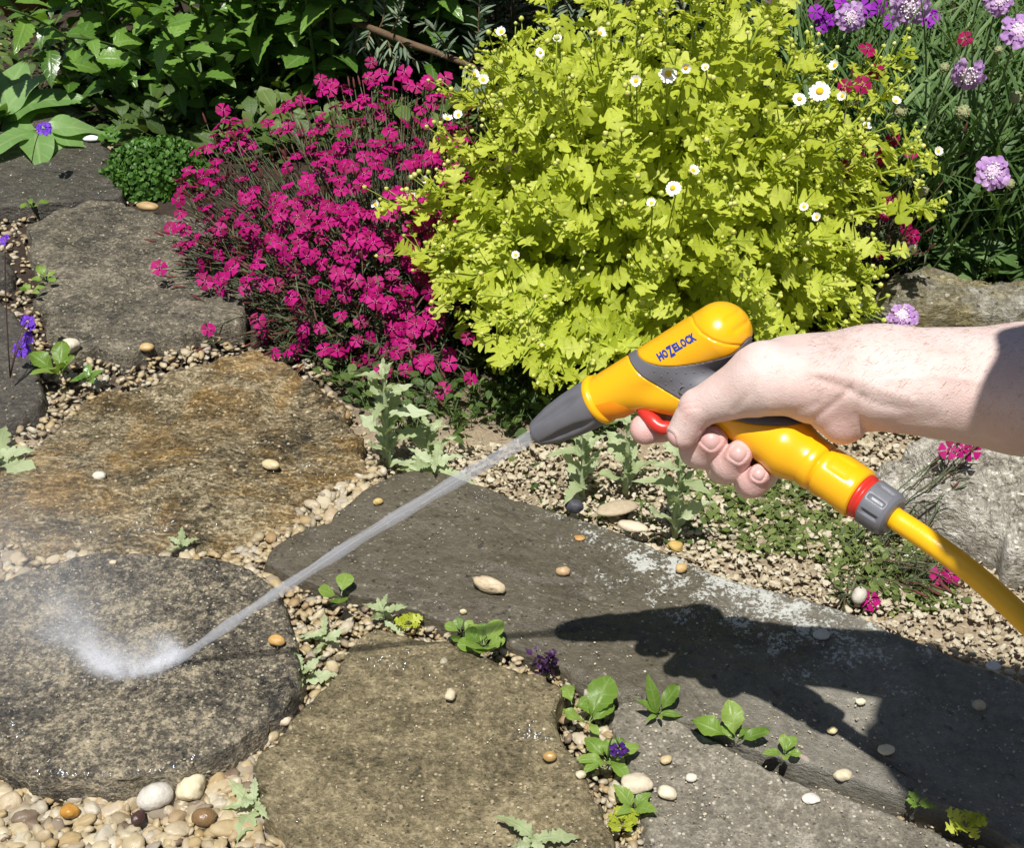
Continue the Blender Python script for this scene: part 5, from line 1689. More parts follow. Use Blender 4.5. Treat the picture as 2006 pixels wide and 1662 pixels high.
def build_scabious():
    r = np.random.default_rng(51)
    c = np.array([.66, 1.95, 0.])
    root = thing('scabious_plant', 'tall narrow leaved plant with lilac pincushion flowers at the upper right', 'flowers', c)
    st = Batch(); lv = Leaves()
    for i in range(620):
        foot = np.array([r.uniform(.40, 1.02), r.uniform(1.70, 2.35), 0]); foot[2] = gz(foot[0], foot[1])
        n = r.integers(3, 6)
        for k in range(n):
            az = r.uniform(0, 6.28)
            h = r.uniform(.09, .24)
            d = nrm(np.array([math.cos(az) * .45, math.sin(az) * .45 - .08, 1.0]))
            lv.add(foot + np.array([0, 0, r.uniform(0, .10)]), d, np.array([-math.cos(az), -math.sin(az) - .3, .8]), h, r.integers(3))
    heads = [(1783, 12, 1.86, .031, (0, -.55, -.15), 0), (1897, 146, 1.70, .0245, (-.15, -.7, -.25), 1), (1945, 336, 1.55, .0225, (0, -.6, .55), 0), (1958, -2, 1.74, .0215, (.1, -.6, .5), 0), (1995, 60, 1.66, .023, (.2, -.5, .7), 0), (1668, 32, 1.92, .0225, (0, -.6, .2), 0), (1768, 618, 1.44, .0195, (-.2, -.3, .85), 0)]
    for i, (x, y, Y, s, f, sp) in enumerate(heads):
        p = VY(x, y, Y)
        f = nrm(np.array(f) + .45 * TOCAM(p))
        scab_flower(root, p, f, s, 300 + i, None, bool(sp))
        foot = np.array([p[0] + r.uniform(-.06, .06), max(Y, 1.5) + .12, 0.]); foot[2] = gz(foot[0], foot[1])
        st.tube(bez(foot, np.array([p[0], p[1] + .04, p[2] * .55]), p - f * .006, 10), np.linspace(.0019, .0013, 10), 5)
    # seed heads and buds
    sd = Batch()
    for k in range(90):
        v = r.normal(0, 1, 3); v = nrm(v)
        V, T = ICO[1]
        sd.raw(V * .13 + v * .85, T)
    V, T = ICO[2]; sd.raw(V * .85, T)
    t = sd.tmpl()
    ms = mesh('seed_head', t['V'], t['T'], M_SEED)
    for x, y, Y, s in ((1887, 219, 1.64, .0098), (1764, 217, 1.72, .0102), (1706, 290, 1.62, .0075), (1808, 373, 1.58, .0080), (1850, 132, 1.72, .007), (1956, 98, 1.70, .006), (1990, 190, 1.7, .0085), (1978, 360, 1.6, .007)):
        p = VY(x, y, Y)
        link('seed_head', ms, root, p, np.eye(3) * s)
        foot = np.array([p[0] + r.uniform(-.05, .05), Y + .1, 0.]); foot[2] = gz(foot[0], foot[1])
        st.tube(bez(foot, np.array([p[0], p[1] + .03, p[2] * .6]), p, 8), np.linspace(.0017, .0011, 8), 5)
    # bare stalks crossing the foliage
    for i in range(34):
        foot = np.array([r.uniform(.42, .95), r.uniform(1.72, 2.2), 0]); foot[2] = gz(foot[0], foot[1])
        tip = foot + np.array([r.normal(.02, .07), r.normal(-.08, .05), r.uniform(.22, .42)])
        P = bez(foot, foot + np.array([0, 0, .2]), tip, 8)
        st.tube(P, np.linspace(.0017, .001, 8), 5)
    st.build('stems', M_SCAB, root, 'stuff')
    lv.emit(root, 'leaf', B_GRASS, M_SCAB, 300, 'foliage', 16.)
build_scabious()
def build_purple():
    r = np.random.default_rng(55)
    root = thing('purple_rockcress', 'patch of small bright purple flowers behind the golden plant at the top', 'flowers', VY(1640, 60, 1.98) * [1, 1, 0])
    b = Batch()
    m = leafmat('bright_purple_petal', [(0, (.24, .01, .38)), (1, (.38, .03, .5))], .2, .6, .2, 0, (1.2, .8, 1.2))
    tm = mesh('flower', T_PINK[0]['V'], T_PINK[0]['T'], [m, m, M_SCAB], T_PINK[0]['M'])
    for x, y in ((1606, 30), (1620, 42), (1612, 48), (1630, 36), (1598, 22), (1745, 42), (1822, 35), (1818, 42), (1828, 30), (1700, 20), (1722, 12), (1690, 12), (1650, 8), (1530, 8), (1515, 5)):
        p = VY(x, y, 2.0)
        link('flower', tm, root, p, basis(nrm(TOCAM(p) + r.normal(0, .3, 3) + [0, 0, .5]), r.normal(0, 1, 3))[0] * .0115)
        b.tube(bez(np.array([p[0], p[1] + .04, .02]), p * [1, 1, .5], p - [0, 0, .004]), .0011, 4)
    b.build('stems', M_SCAB, root, 'stuff')
build_purple()

# --- green cushion plant
def build_cushion():
    r = np.random.default_rng(61)
    base = G(300, 372)
    root = thing('cushion_plant', 'low bright green cushion plant beside the dark slab at the left', 'plant', base)
    c = base + np.array([0, .03, -.005]); rad = np.array([.072, .075, .062])
    n = 2600
    z = r.uniform(0.02, 1, n); a = r.uniform(0, 6.28, n)
    q = np.sqrt(1 - z * z)
    nn = np.stack([q * np.cos(a), q * np.sin(a), z], 1)
    bumpy = 1 + .12 * fbm(nn[:, 0] * 4 + 3, nn[:, 1] * 4 + nn[:, 2] * 3, 5, 3) + r.normal(0, .035, n)
    P = c + nn * rad * bumpy[:, None]
    d = nrm(nn * 1.0 + r.normal(0, .75, (n, 3)) + [0, 0, .4])
    Rm = frames(d, nn + r.normal(0, .4, (n, 3)), r.uniform(.006, .0115, n))
    tm = [leaf(.36, 4, 'obovate', 0, 0, 0, 0, .2, .1 + .2 * k, seed=3 + k) for k in range(3)]
    b = Batch()
    k_ = r.integers(0, 3, n)
    for k in range(3): b.inst(tm[k], Rm[k_ == k], P[k_ == k])
    V, T = ICO[3]
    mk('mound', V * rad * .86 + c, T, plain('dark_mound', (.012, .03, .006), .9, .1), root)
    b.build('foliage', M_THYME, root, 'stuff')
build_cushion()

# --- poppy seedlings
def poppy(label, px, py, z, h, nl, size, seed, lean=(0, 0), name='poppy_plant', group='young poppy plants with jagged grey green leaves'):
    r = np.random.default_rng(seed)
    base = G(px, py, z)
    root = thing(name, label, 'plant', base, group)
    lv = Leaves(); st = Batch()
    tip = base + np.array([lean[0], lean[1], h])
    P = bez(base, base + np.array([0, 0, h * .6]), tip, 8)
    if h > .03:
        st.tube(P, np.linspace(.0034, .0017, 8), 6)
        st.build('stem', M_POPPY, root)
    az = r.uniform(0, 6.28)
    for k in range(nl):
        t = (k + .3) / nl
        p, d = at_curve(P, min(t * .96, .99))
        az += 2.4
        e = np.array([math.cos(az), math.sin(az) * .8 - .15, 0])
        dl = nrm(e + np.array([0, 0, (1.25 if h > .03 else .55) + .5 * t]) + r.normal(0, .12, 3))
        lv.add(p, dl, nrm(np.array([-e[0], -e[1] - .5, 1.0]) + r.normal(0, .2, 3)), size * (1.05 - .55 * t) * r.uniform(.8, 1.15), r.integers(5))
    lv.emit(root, 'leaf', L_POP, M_POPPY, 300)
    return root
poppy('tallest young poppy with jagged grey leaves at the tip of the wedge slab', 762, 915, .0, .125, 17, .046, 1)
poppy('small leafy poppy seedling just right of the tallest poppy', 842, 905, .0, .05, 9, .034, 2)
poppy('low wet poppy rosette on the back rim of the wedge slab', 852, 925, .012, .012, 7, .042, 3)
poppy('young poppy below the nozzle beside the thin oval slate', 1140, 972, .0, .08, 10, .044, 4)
poppy('young poppy right of the index finger behind the middle one', 1225, 965, .0, .095, 10, .04, 14)
poppy('young poppy under the curled fingers in front of the dry gravel', 1322, 1052, .0, .105, 12, .048, 5)
poppy('tiny poppy seedling on the joint above the brown stone', 752, 1222, .01, .022, 7, .027, 6)
poppy('poppy seedling lying in the joint between the round and the brown stone', 592, 1335, .01, .016, 8, .030, 7)
poppy('poppy seedling in the gravel left of the top of the brown stone', 638, 1262, .008, .014, 6, .026, 8)
poppy('tiny poppy seedling at the back rim of the round stone', 355, 1078, .01, .01, 5, .02, 9)
poppy('poppy seedling by the left corner of the brown stone in the gravel', 500, 1590, .008, .014, 7, .028, 10)
poppy('large wet poppy leaves at the left edge beside the ochre slab', 0, 915, .005, .012, 7, .055, 11)
poppy('bluish poppy leaf at the bottom edge on the brown stone', 1046, 1652, .03, .008, 4, .032, 12)
poppy('small poppy seedling in the pebbles at the rim of the round stone', 378, 1525, .01, .008, 5, .02, 13)

# --- weeds in the joints
def weed(label, px, py, z, n, size, lift, tm, mat, seed, a0=0, a1=6.283, name='weed', cat='weed', group='weeds growing in the paving joints'):
    return rosette(name, label, cat, G(px, py, z), up_leaves(n, size, lift, seed, 1.0, a0, a1), tm, mat, group, seed)
weed('pair of round glossy leaves in the joint under the water jet', 668, 1178, .022, 3, 0.0203, (.3, .8), L_ROUND, M_WEED, 21)
weed('wet round leaved weed clump at the lower rim of the wedge slab', 948, 1275, .022, 12, 0.0203, (.3, 1.2), L_ROUND, M_WEED, 22)
weed('small round leaved weed just left of the wet weed clump', 905, 1250, .022, 5, 0.0148, (.4, 1.0), L_ROUND, M_WEED, 23)
def plant(label, px, py, z, leaves, tm, mat, seed):
    return rosette('weed', label, 'weed', G(px, py, z), leaves, tm, mat, 'weeds growing in the paving joints', seed)
plant('plantain with one big upright leaf between brown stone and wedge slab', 1152, 1425, .018, [(.40, .55, .75, .036, 2), (.9, .5, .6, .022, 1), (-.6, .1, .35, .020, 0), (.2, -.6, .5, .014, 3), (-.2, -.5, .6, .013, 0)], L_WEED, M_WEED, 24)
weed('small leaves beside the plantain with the big upright leaf', 1122, 1392, .018, 4, 0.0172, (.3, .9), L_WEED, M_WEED, 25)
plant('narrow leaved plantain standing in the joint below the gun shadow', 1288, 1408, .018, [(-.22, .1, 1.0, .036, 0), (.5, .3, .8, .027, 3), (-.35, .0, .6, .022, 1), (.6, -.1, .3, .017, 2), (.1, -.6, .6, .014, 0), (-.4, -.4, .3, .012, 1)], L_STRAP + L_WEED[:1], M_WEED, 26)
plant('broad leaved plantain with oval leaves right of the narrow leaved one', 1440, 1460, .022, [(-.9, .35, .45, .033, 1), (-.12, .4, .9, .027, 2), (.85, -.05, .5, .025, 0), (.6, .5, .5, .013, 3), (-.9, .7, .9, .013, 3)], L_WEED, M_WEED, 27)
weed('tiny seedling in the joint beside the long reddish grey stone', 1535, 1488, .022, 5, 0.0133, (.5, 1.4), L_WEED, M_WEED, 28)
weed('yellow green feverfew seedling at the lower right edge of the grey slab', 1888, 1628, .022, 8, 0.0148, (.4, 1.1), L_FEV, M_FEV, 29)
weed('little grey leaved weed left of the yellow green seedling at the lower right', 1795, 1585, .022, 7, 0.0109, (.4, 1.2), L_POP, M_WEED, 30)
weed('yellow green seedling near the bottom edge between brown and grey stone', 1218, 1622, .012, 8, 0.0125, (.5, 1.2), L_FEV, M_FEV, 31)
weed('green toothed seedling behind the yellow green one near the bottom edge', 1240, 1592, .012, 4, 0.0172, (.6, 1.4), L_MINT, M_WEED, 32)
weed('yellow green seedling at the top of the brown stone', 800, 1232, .012, 8, 0.0101, (.4, 1.0), L_FEV, M_FEV, 33)
weed('broad leaved weed beside the large whitish pebble at the left', 118, 742, .012, 6, 0.0331, (.5, 1.5), L_WEED, M_WEED, 34)
weed('small dark weed right of the broad leaved one at the left', 175, 750, .012, 10, 0.0156, (.5, 1.3), L_MINT, M_MINT, 35)
weed('small leafy weed on the back rim of the weathered grey stone', 65, 412, .02, 5, 0.0172, (.4, 1.2), L_WEED, M_WEED, 36)
weed('small weed at the left rim of the weathered grey stone', 92, 556, .02, 4, 0.0187, (.5, 1.4), L_WEED, M_WEED, 37)
weed('tiny weed in the pebbles at the left below the other one', 62, 580, .02, 5, 0.0140, (.5, 1.2), L_WEED, M_WEED, 38)
weed('leafy weed tuft under the cushion of dark leaves at the upper left', 225, 280, .02, 7, 0.0234, (.5, 1.2), L_FEV, M_THYME, 39)
def viola():
    base = G(1190, 1500, .015)
    root = rosette('viola', 'viola with a drooping dark violet flower in the joint beside the brown stone', 'plant', base, up_leaves(9, .021, (.5, 1.4), 71), L_WEED, M_WEED, 'weeds growing in the paving joints', 71)
    r = np.random.default_rng(3)
    p = G(1213, 1468, .04)
    m = leafmat('viola_petal', [(0, (.06, .012, .16)), (1, (.09, .02, .22))], .1, .5, .3, 0)
    b = Batch()
    for k in range(5):
        a = k * 1.257
        t = L_PET[k % 3]
        e = nrm(np.array([math.cos(a), -.35, math.sin(a)]))
        b.inst(t, basis(e, np.array([0, -1., .3])) * .0085, p[None])
    b.build('flower', m, root)
    s = Batch(); s.tube(bez(base, base + [0.0, 0, .05], p + [0, .002, .002]), .0008, 5); s.build('stem', M_MINTSTEM, root)
viola()
def dark_sprig():
    r = np.random.default_rng(4)
    base = G(1072, 1312, .02)
    root = thing('dark_purple_sprig', 'dark purple crinkled sprig at the lower rim of the wedge slab', 'plant', base)
    lv = Leaves()
    for k in range(46):
        p = base + np.array([r.normal(0, .0048), r.normal(0, .004), r.uniform(.0, .018)])
        lv.add(p, nrm(r.normal(0, 1, 3) + [0, 0, .6]), r.normal(0, 1, 3) + [0, 0, 1], r.uniform(.004, .0075), r.integers(3))
    b = Batch()
    Rm = frames(np.array(lv.d), np.array(lv.n), np.array(lv.s)); k_ = np.array(lv.k)
    for k in range(3): b.inst(L_ROUND[k], Rm[k_ == k], np.array(lv.p)[k_ == k])
    b.build('leaves', M_PURPLE, root, 'stuff')
dark_sprig()
def bellflower(label, base, pts, Y, seed):
    r = np.random.default_rng(seed)
    root = thing('bellflower', label, 'flowers', base, 'violet bellflowers at the left')
    st = Batch()
    for x, y, s in pts:
        p = VY(x, y, Y)
        fl = Batch()
        f = nrm(TOCAM(p) + np.array([0, 0, .4]) + r.normal(0, .3, 3))
        B = basis(f, r.normal(0, 1, 3))[0]
        for k in range(11):
            a = k * 2.4
            e = B @ nrm(np.array([.35, math.cos(a), math.sin(a)]))
            fl.inst(L_PET[k % 3], basis(e, f) * s * r.uniform(.8, 1.1), (p + e * s * .15)[None])
        fl.build('flower', M_VIOLET, root)
        st.tube(bez(np.array(base), np.array(base) * .4 + p * .6 + [0, 0, .02], p), .0008, 4)
    st.build('stems', plain('dark_stem', (.06, .03, .025), .6), root, 'stuff')
bellflower('violet bellflower on a thin dark stalk in front of the hairy leaves', G(62, 320, .033), [(86, 252, .0105)], 1.93, 1)
bellflower('violet bellflowers hanging over the dark wet stone at the left edge', G(20, 740, .03), [(42, 684, .0095), (55, 662, .0065), (54, 630, .0075), (60, 640, .0055), (10, 470, .006)], 1.43, 2)

# --- ground cover in the bed: moss and seedlings right of the poppies, dark low foliage under the flowers
def cover(name, label, poly, n, tm, mat, size, seed, lift=.9, hmax=.02, z0=0.0):
    r = np.random.default_rng(seed)
    P = np.array([G(a, b)[:2] for a, b in poly])
    x = r.uniform(P[:, 0].min(), P[:, 0].max(), n * 4); y = r.uniform(P[:, 1].min(), P[:, 1].max(), n * 4)
    k = inpoly(x, y, P) & ~on_slab(x, y, .0) & (fbm(x * 16, y * 16, seed, 3) > -.28 + .25 * (r.random(n * 4) - .5))
    x, y = x[k][:n], y[k][:n]
    n = len(x)
    p = np.stack([x, y, gz(x, y) + r.uniform(0, hmax, n) * (.6 + fbm(x * 20, y * 20, seed + 1, 2)) + z0], 1)
    a = r.uniform(0, 6.28, n)
    d = nrm(np.stack([np.cos(a), np.sin(a), r.uniform(.2, 1.6, n) * lift], 1))
    Rm = frames(d, np.stack([-np.cos(a), -np.sin(a) - .3, np.ones(n)], 1) + r.normal(0, .25, (n, 3)), r.uniform(*size, n))
    b = Batch(); q = r.integers(0, len(tm), n)
    for i in range(len(tm)): b.inst(tm[i], Rm[q == i], p[q == i])
    o = b.build(name, mat, None, 'stuff', org=(P[:, 0].mean(), P[:, 1].mean(), 0))
    if o: tag(o, label, 'ground cover')
    return o
S_LEAF = [leaf(.32, 4, 'obovate', 0, 0, 0, 0, .15, .1 + .15 * k, .05, .2, 0, seed=150 + k, cols=(-1, 0, 1)) for k in range(3)]
M_LOWY = leafmat('mossy_green', [(0, (.09, .12, .03)), (.5, (.15, .2, .05)), (1, (.24, .29, .09))], .2, .55, .3, .1, (1.3, 1.3, .5))
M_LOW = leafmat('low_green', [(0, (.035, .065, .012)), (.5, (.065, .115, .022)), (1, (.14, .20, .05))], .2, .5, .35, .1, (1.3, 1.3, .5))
cover('low_seedlings', 'mossy green seedlings and thin blades in the dry gravel behind the hose', [(1400, 900), (1560, 930), (1700, 1000), (1880, 1120), (1880, 1180), (1760, 1195), (1640, 1160), (1600, 1080), (1480, 1080), (1380, 1010), (1330, 930)], 4200, S_LEAF + B_NEEDLE + B_NEEDLE, M_LOWY, (.005, .013), 81, .8, .016)
cover('low_seedlings', 'small seedlings sprinkled through the pale gravel in the middle', [(1000, 900), (1400, 920), (1480, 1090), (1260, 1060), (1060, 985)], 260, S_LEAF + B_NEEDLE, M_LOW, (.006, .014), 82, .8, .006)
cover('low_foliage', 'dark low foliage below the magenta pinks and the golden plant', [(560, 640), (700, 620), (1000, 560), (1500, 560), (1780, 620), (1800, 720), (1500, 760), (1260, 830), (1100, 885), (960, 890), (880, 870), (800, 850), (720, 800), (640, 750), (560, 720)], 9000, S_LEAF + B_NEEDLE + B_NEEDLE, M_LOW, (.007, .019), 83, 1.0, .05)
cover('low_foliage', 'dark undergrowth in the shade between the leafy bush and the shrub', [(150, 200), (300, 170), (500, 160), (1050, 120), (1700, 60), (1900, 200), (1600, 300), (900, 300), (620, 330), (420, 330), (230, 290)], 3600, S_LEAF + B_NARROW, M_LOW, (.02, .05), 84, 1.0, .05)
cover('low_seedlings', 'scattered small seedlings on the soil at the top left corner', [(-60, 60), (30, 20), (130, 60), (230, 170), (180, 230), (80, 210), (-60, 150)], 420, S_LEAF + B_NEEDLE, M_LOW, (.010, .03), 86, 1.0, .02)
cover('low_foliage', 'low green leaves under the lilac flower plant at the right', [(1640, 420), (2100, 420), (2200, 560), (1980, 560), (1800, 530), (1680, 560)], 1500, S_LEAF + B_NARROW + B_GRASS, M_SCAB, (.02, .05), 85, 1.0, .04)

# --- shrubs added behind the bed to block light from the horizon
def back_shrub(label, x, y, w_, h, mat, tm, seed, n=1700, size=(.05, .09), name='light_block_shrub', cat='shrub'):
    r = np.random.default_rng(seed)
    root = thing(name, label, cat, (x, y, 0), 'shrubs added at the back to block light')
    c = np.array([x, y, h * .52]); rad = np.array([w_, w_ * .7, h * .52])
    v = nrm(r.normal(0, 1, (n, 3))); q = r.uniform(.45, 1.05, n) * (1 + .25 * fbm(v[:, 0] * 3, v[:, 2] * 3 + v[:, 1], seed, 3))
    P = c + v * rad * q[:, None]
    P = P[P[:, 2] > .02]; v = nrm(P - c)
    m = len(P)
    d = nrm(v + r.normal(0, .8, (m, 3)) + [0, -.2, -.1])
    Rm = frames(d, v + r.normal(0, .4, (m, 3)) + [0, -.3, .8], r.uniform(*size, m))
    b = Batch(); k_ = r.integers(0, len(tm), m)
    for i in range(len(tm)): b.inst(tm[i], Rm[k_ == i], P[k_ == i])
    b.build('foliage', mat, root, 'stuff')
    s = Batch()
    for i in range(14):
        a = r.uniform(0, 6.28)
        s.tube(bez(np.array([x, y, 0.]), np.array([x, y, h * .4]), c + np.array([math.cos(a), math.sin(a), r.uniform(-.2, .7)]) * rad * .8), np.linspace(.008, .003, 7), 5)
    s.build('branches', M_WOOD, root, 'stuff')
S_BIG = [leaf(.3, 6, 'ovate', 0, 0, 0, 0, .2, .1 + .2 * k, .05, .08, 0, seed=170 + k, cols=(-1, 0, 1)) for k in range(3)]
back_shrub('dark shrub added to block horizon light at the back left behind the leafy bush', -.75, 3.15, .55, .95, M_MINT, S_BIG, 91)
back_shrub('dark shrub added to block horizon light at the back behind the grey narrow leaved shrub', .1, 3.35, .6, 1.0, M_MINT, S_BIG, 92)
back_shrub('dark shrub added to block horizon light at the back behind the golden plant', .9, 3.1, .55, .9, M_MINT, S_BIG, 93)
back_shrub('dark shrub added to block horizon light at the back right behind the lilac flowers', 1.6, 2.7, .5, .8, M_SCAB, S_BIG, 94)

# ------------------------------------------------------------------ water
def watermats():
    m, nt, p, out = newmat('spray_volume_stream')
    nt.nodes.remove(p)
    v = nt.nodes.new('ShaderNodeVolumePrincipled')
    v.inputs['Color'].default_value = (.66, .67, .71, 1)
    v.inputs['Density'].default_value = 92
    v.inputs['Anisotropy'].default_value = -.2
    nt.links.new(v.outputs[0], out.inputs['Volume'])
    w_, nt, p, o2 = newmat('water_thread')
    tr = nt.nodes.new('ShaderNodeBsdfTransparent'); df = nt.nodes.new('ShaderNodeBsdfTranslucent')
    gl = nt.nodes.new('ShaderNodeBsdfGlossy'); gl.inputs['Roughness'].default_value = .25
    df.inputs[0].default_value = (.9, .92, .95, 1)
    d2 = nt.nodes.new('ShaderNodeBsdfDiffuse'); d2.inputs[0].default_value = (.9, .92, .95, 1)
    dm = nt.nodes.new('ShaderNodeMixShader'); dm.inputs[0].default_value = .5
    nt.links.new(df.outputs[0], dm.inputs[1]); nt.links.new(d2.outputs[0], dm.inputs[2])
    a = nt.nodes.new('ShaderNodeMixShader'); a.inputs[0].default_value = .25
    nt.links.new(dm.outputs[0], a.inputs[1]); nt.links.new(gl.outputs[0], a.inputs[2])
    b = nt.nodes.new('ShaderNodeMixShader'); b.inputs[0].default_value = .22
    nt.links.new(tr.outputs[0], b.inputs[1]); nt.links.new(a.outputs[0], b.inputs[2])
    nt.links.new(b.outputs[0], o2.inputs[0])
    d_, nt, p, o3 = newmat('water_drop')
    nt.nodes.remove(p)
    tr = nt.nodes.new('ShaderNodeBsdfTransparent'); gl = nt.nodes.new('ShaderNodeBsdfGlossy')
    gl.inputs['Roughness'].default_value = .1
    b = nt.nodes.new('ShaderNodeMixShader'); b.inputs[0].default_value = .09
    nt.links.new(tr.outputs[0], b.inputs[1]); nt.links.new(gl.outputs[0], b.inputs[2])
    nt.links.new(b.outputs[0], o3.inputs[0])
    return m, w_, d_
M_STREAM, M_THREAD, M_DROP = watermats()

def gauss_volume(name, lumps, scale, contrast):
    """mist whose density is a sum of soft puffs; lumps: (centre, radius, density)"""
    m, nt, p, out = newmat(name)
    nt.nodes.remove(p)
    pos = coords(nt)
    tot = None
    for c, r_, A in lumps:
        d = nt.nodes.new('ShaderNodeVectorMath'); d.operation = 'DISTANCE'
        nt.links.new(pos, d.inputs[0]); d.inputs[1].default_value = tuple(c)
        q = math_(nt, 'POWER', math_(nt, 'DIVIDE', d.outputs['Value'], r_), 2.0)
        e = math_(nt, 'MULTIPLY', math_(nt, 'EXPONENT', math_(nt, 'MULTIPLY', q, -1.0)), A)
        tot = e if tot is None else math_(nt, 'ADD', tot, e)
    n = noise(nt, pos, scale, 4, .65, .6)
    k = math_(nt, 'ADD', math_(nt, 'MULTIPLY', math_(nt, 'SUBTRACT', n, .5), contrast), 1.0)
    k = math_(nt, 'MAXIMUM', k, 0.0)
    v = nt.nodes.new('ShaderNodeVolumePrincipled')
    v.inputs['Color'].default_value = (.95, .96, 1, 1)
    v.inputs['Anisotropy'].default_value = -.3
    nt.links.new(math_(nt, 'MULTIPLY', tot, k), v.inputs['Density'])
    nt.links.new(v.outputs[0], out.inputs['Volume'])
    return m

def build_water():
    r = np.random.default_rng(77)
    a = U2W([P3(1066, 842)])[0]; b = G(343, 1297, .035)
    tip = U2W([P3(1052, 850)])[0]
    root = thing('water_jet', 'straight jet of water from the nozzle splashing into mist on the round stone', 'water', b)
    L = np.linalg.norm(b - a)
    ax = (b - a) / L
    s1 = nrm(np.cross(ax, [0, 0, 1.])); s2 = np.cross(s1, ax)
    t = np.linspace(0, 1, 90)
    sag = lambda t: np.array([0, 0, 1.0])[None] * (.006 * np.sin(np.pi * t))[:, None]
    P = a + (b - a) * t[:, None] + sag(t)
    rad = .0051 - .0009 * t + .0008 * fbm(t * 14, t * 0, 3, 3) + .0004 * np.sin(t * 40)
    V, T = tube(P, rad, 20)
    mk('stream', V, T, M_STREAM, root)
    th = Batch()
    for i in range(16):
        ph = r.uniform(0, 6.28); q = .0046 * math.sqrt(r.random()); t0 = r.uniform(0, .8); t1 = min(1, t0 + r.uniform(.08, .5))
        tt = np.linspace(t0, t1, 14)
        w_ = q * (1 + .3 * np.sin(tt * 17 + ph))
        Q = a + (b - a) * tt[:, None] + sag(tt) + (np.cos(ph + tt * 2) * w_)[:, None] * s1 + (np.sin(ph + tt * 2) * w_)[:, None] * s2
        th.tube(Q, np.sin(np.pi * np.linspace(.04, .96, 14)) * r.uniform(.0003, .0008), 5)
    th.build('threads', M_THREAD, root, 'stuff')
    # puffs of the splash: bright where the jet strikes, a crescent round the hit, two plumes flung away to the left
    zt_ = .036
    lumps = []
    def puff(x, y, h, rr, A): lumps.append((G(x, y, zt_ + h), rr, A * .72))
    for x, y, h, rr, A in ((352, 1290, .003, .0055, 320), (336, 1296, .003, .007, 300), (314, 1306, .004, .0075, 220), (290, 1315, .004, .0065, 150), (264, 1321, .004, .006, 140), (236, 1319, .005, .007, 150), (210, 1310, .006, .0075, 160), (190, 1297, .008, .008, 110), (176, 1280, .012, .0085, 70), (230, 1300, .009, .011, 38), (268, 1302, .007, .010, 34), (210, 1280, .016, .012, 22),
                          (158, 1266, .014, .0075, 40), (136, 1256, .018, .008, 30), (112, 1247, .022, .009, 18), (86, 1238, .026, .011, 9), (180, 1246, .020, .009, 24), (160, 1226, .026, .010, 18), (138, 1206, .032, .012, 11), (112, 1184, .038, .015, 6), (334, 1276, .008, .008, 70), (318, 1262, .014, .009, 24), (280, 1270, .016, .016, 7)):
        puff(x, y, h, rr, A)
    m = gauss_volume('splash_mist', lumps, 120, 3.6)
    m.cycles.volume_step_rate = .35
    P = np.array([l[0] for l in lumps])
    lo, hi = P.min(0) - .05, P.max(0) + .045
    lo[2] = .0385
    c = (lo + hi) / 2
    V, T = ICO[3]
    V = np.sign(V) * np.abs(V) ** .6
    V = V / np.abs(V).max(0) * (hi - lo) / 2 + c
    mk('splash', V, T, m, root)
    lumps = [(G(60, 1190, .07), .09, .4), (G(-40, 1130, .09), .10, .4), (G(150, 1240, .06), .06, .5), (G(-120, 1250, .08), .10, .35), (G(20, 1110, .08), .06, .3)]
    m = gauss_volume('drifting_mist', lumps, 22, 2.4)
    m.cycles.volume_step_rate = 1.0
    P = np.array([l[0] for l in lumps])
    lo, hi = P.min(0) - .14, P.max(0) + .12
    lo[2] = .041
    V, T = ICO[3]
    V = np.sign(V) * np.abs(V) ** .7
    V = V / np.abs(V).max(0) * (hi - lo) / 2 + (lo + hi) / 2
    mk('mist', V, T, m, root)
    # flung drops
    dr = Batch()
    V, T = ICO[1]
    seeds = np.array([(350, 1291, .003), (330, 1297, .004), (306, 1307, .006), (282, 1317, .006), (240, 1318, .008), (204, 1303, .010), (186, 1287, .012), (165, 1264, .018), (135, 1246, .026), (110, 1235, .03), (172, 1230, .026), (140, 1203, .036), (110, 1180, .045)])
    for i in range(2000):
        k = r.integers(len(seeds)) if r.random() < .75 else r.integers(4)
        x, y, h = seeds[k]
        q = G(x, y, zt_ + h) + r.normal(0, 1, 3) * [.009, .009, .006] * (1 + .12 * k)
        if q[2] < .038: continue
        out = nrm(q - b + [0, 0, .012])
        el = r.uniform(1, 3.2)
        B = basis(out, np.array([.2, .1, 1.]))[0]
        dr.raw((V * [el, 1, 1]) @ B.T * (.00018 + .0007 * r.random() ** 2.5) + q, T)
    n = 420
    for i in range(n):
        e = nrm(np.array([r.normal(-.8, .9), r.normal(.45, .8), abs(r.normal(.5, .5))]))
        q = b + e * abs(r.normal(.03, .09)) + [0, 0, .004]
        if q[2] < .038: continue
        dr.raw(V * r.uniform(.0003, .0008) + q, T)
    for i in range(170):
        t = r.uniform(.05, 1)
        q = a + ax * L * t + (s1 * r.normal(0, 1) + s2 * r.normal(0, 1)) * .0036
        dr.raw(V * r.uniform(.0002, .0005) + q, T)
    dr.build('drops', M_THREAD, root, 'stuff')
build_water()
loose('dark brown pebble in the splash on the round stone', 246, 1322, .040, .008, (.07, .03, .025), .3, 150, .15, .5, wid=.35)

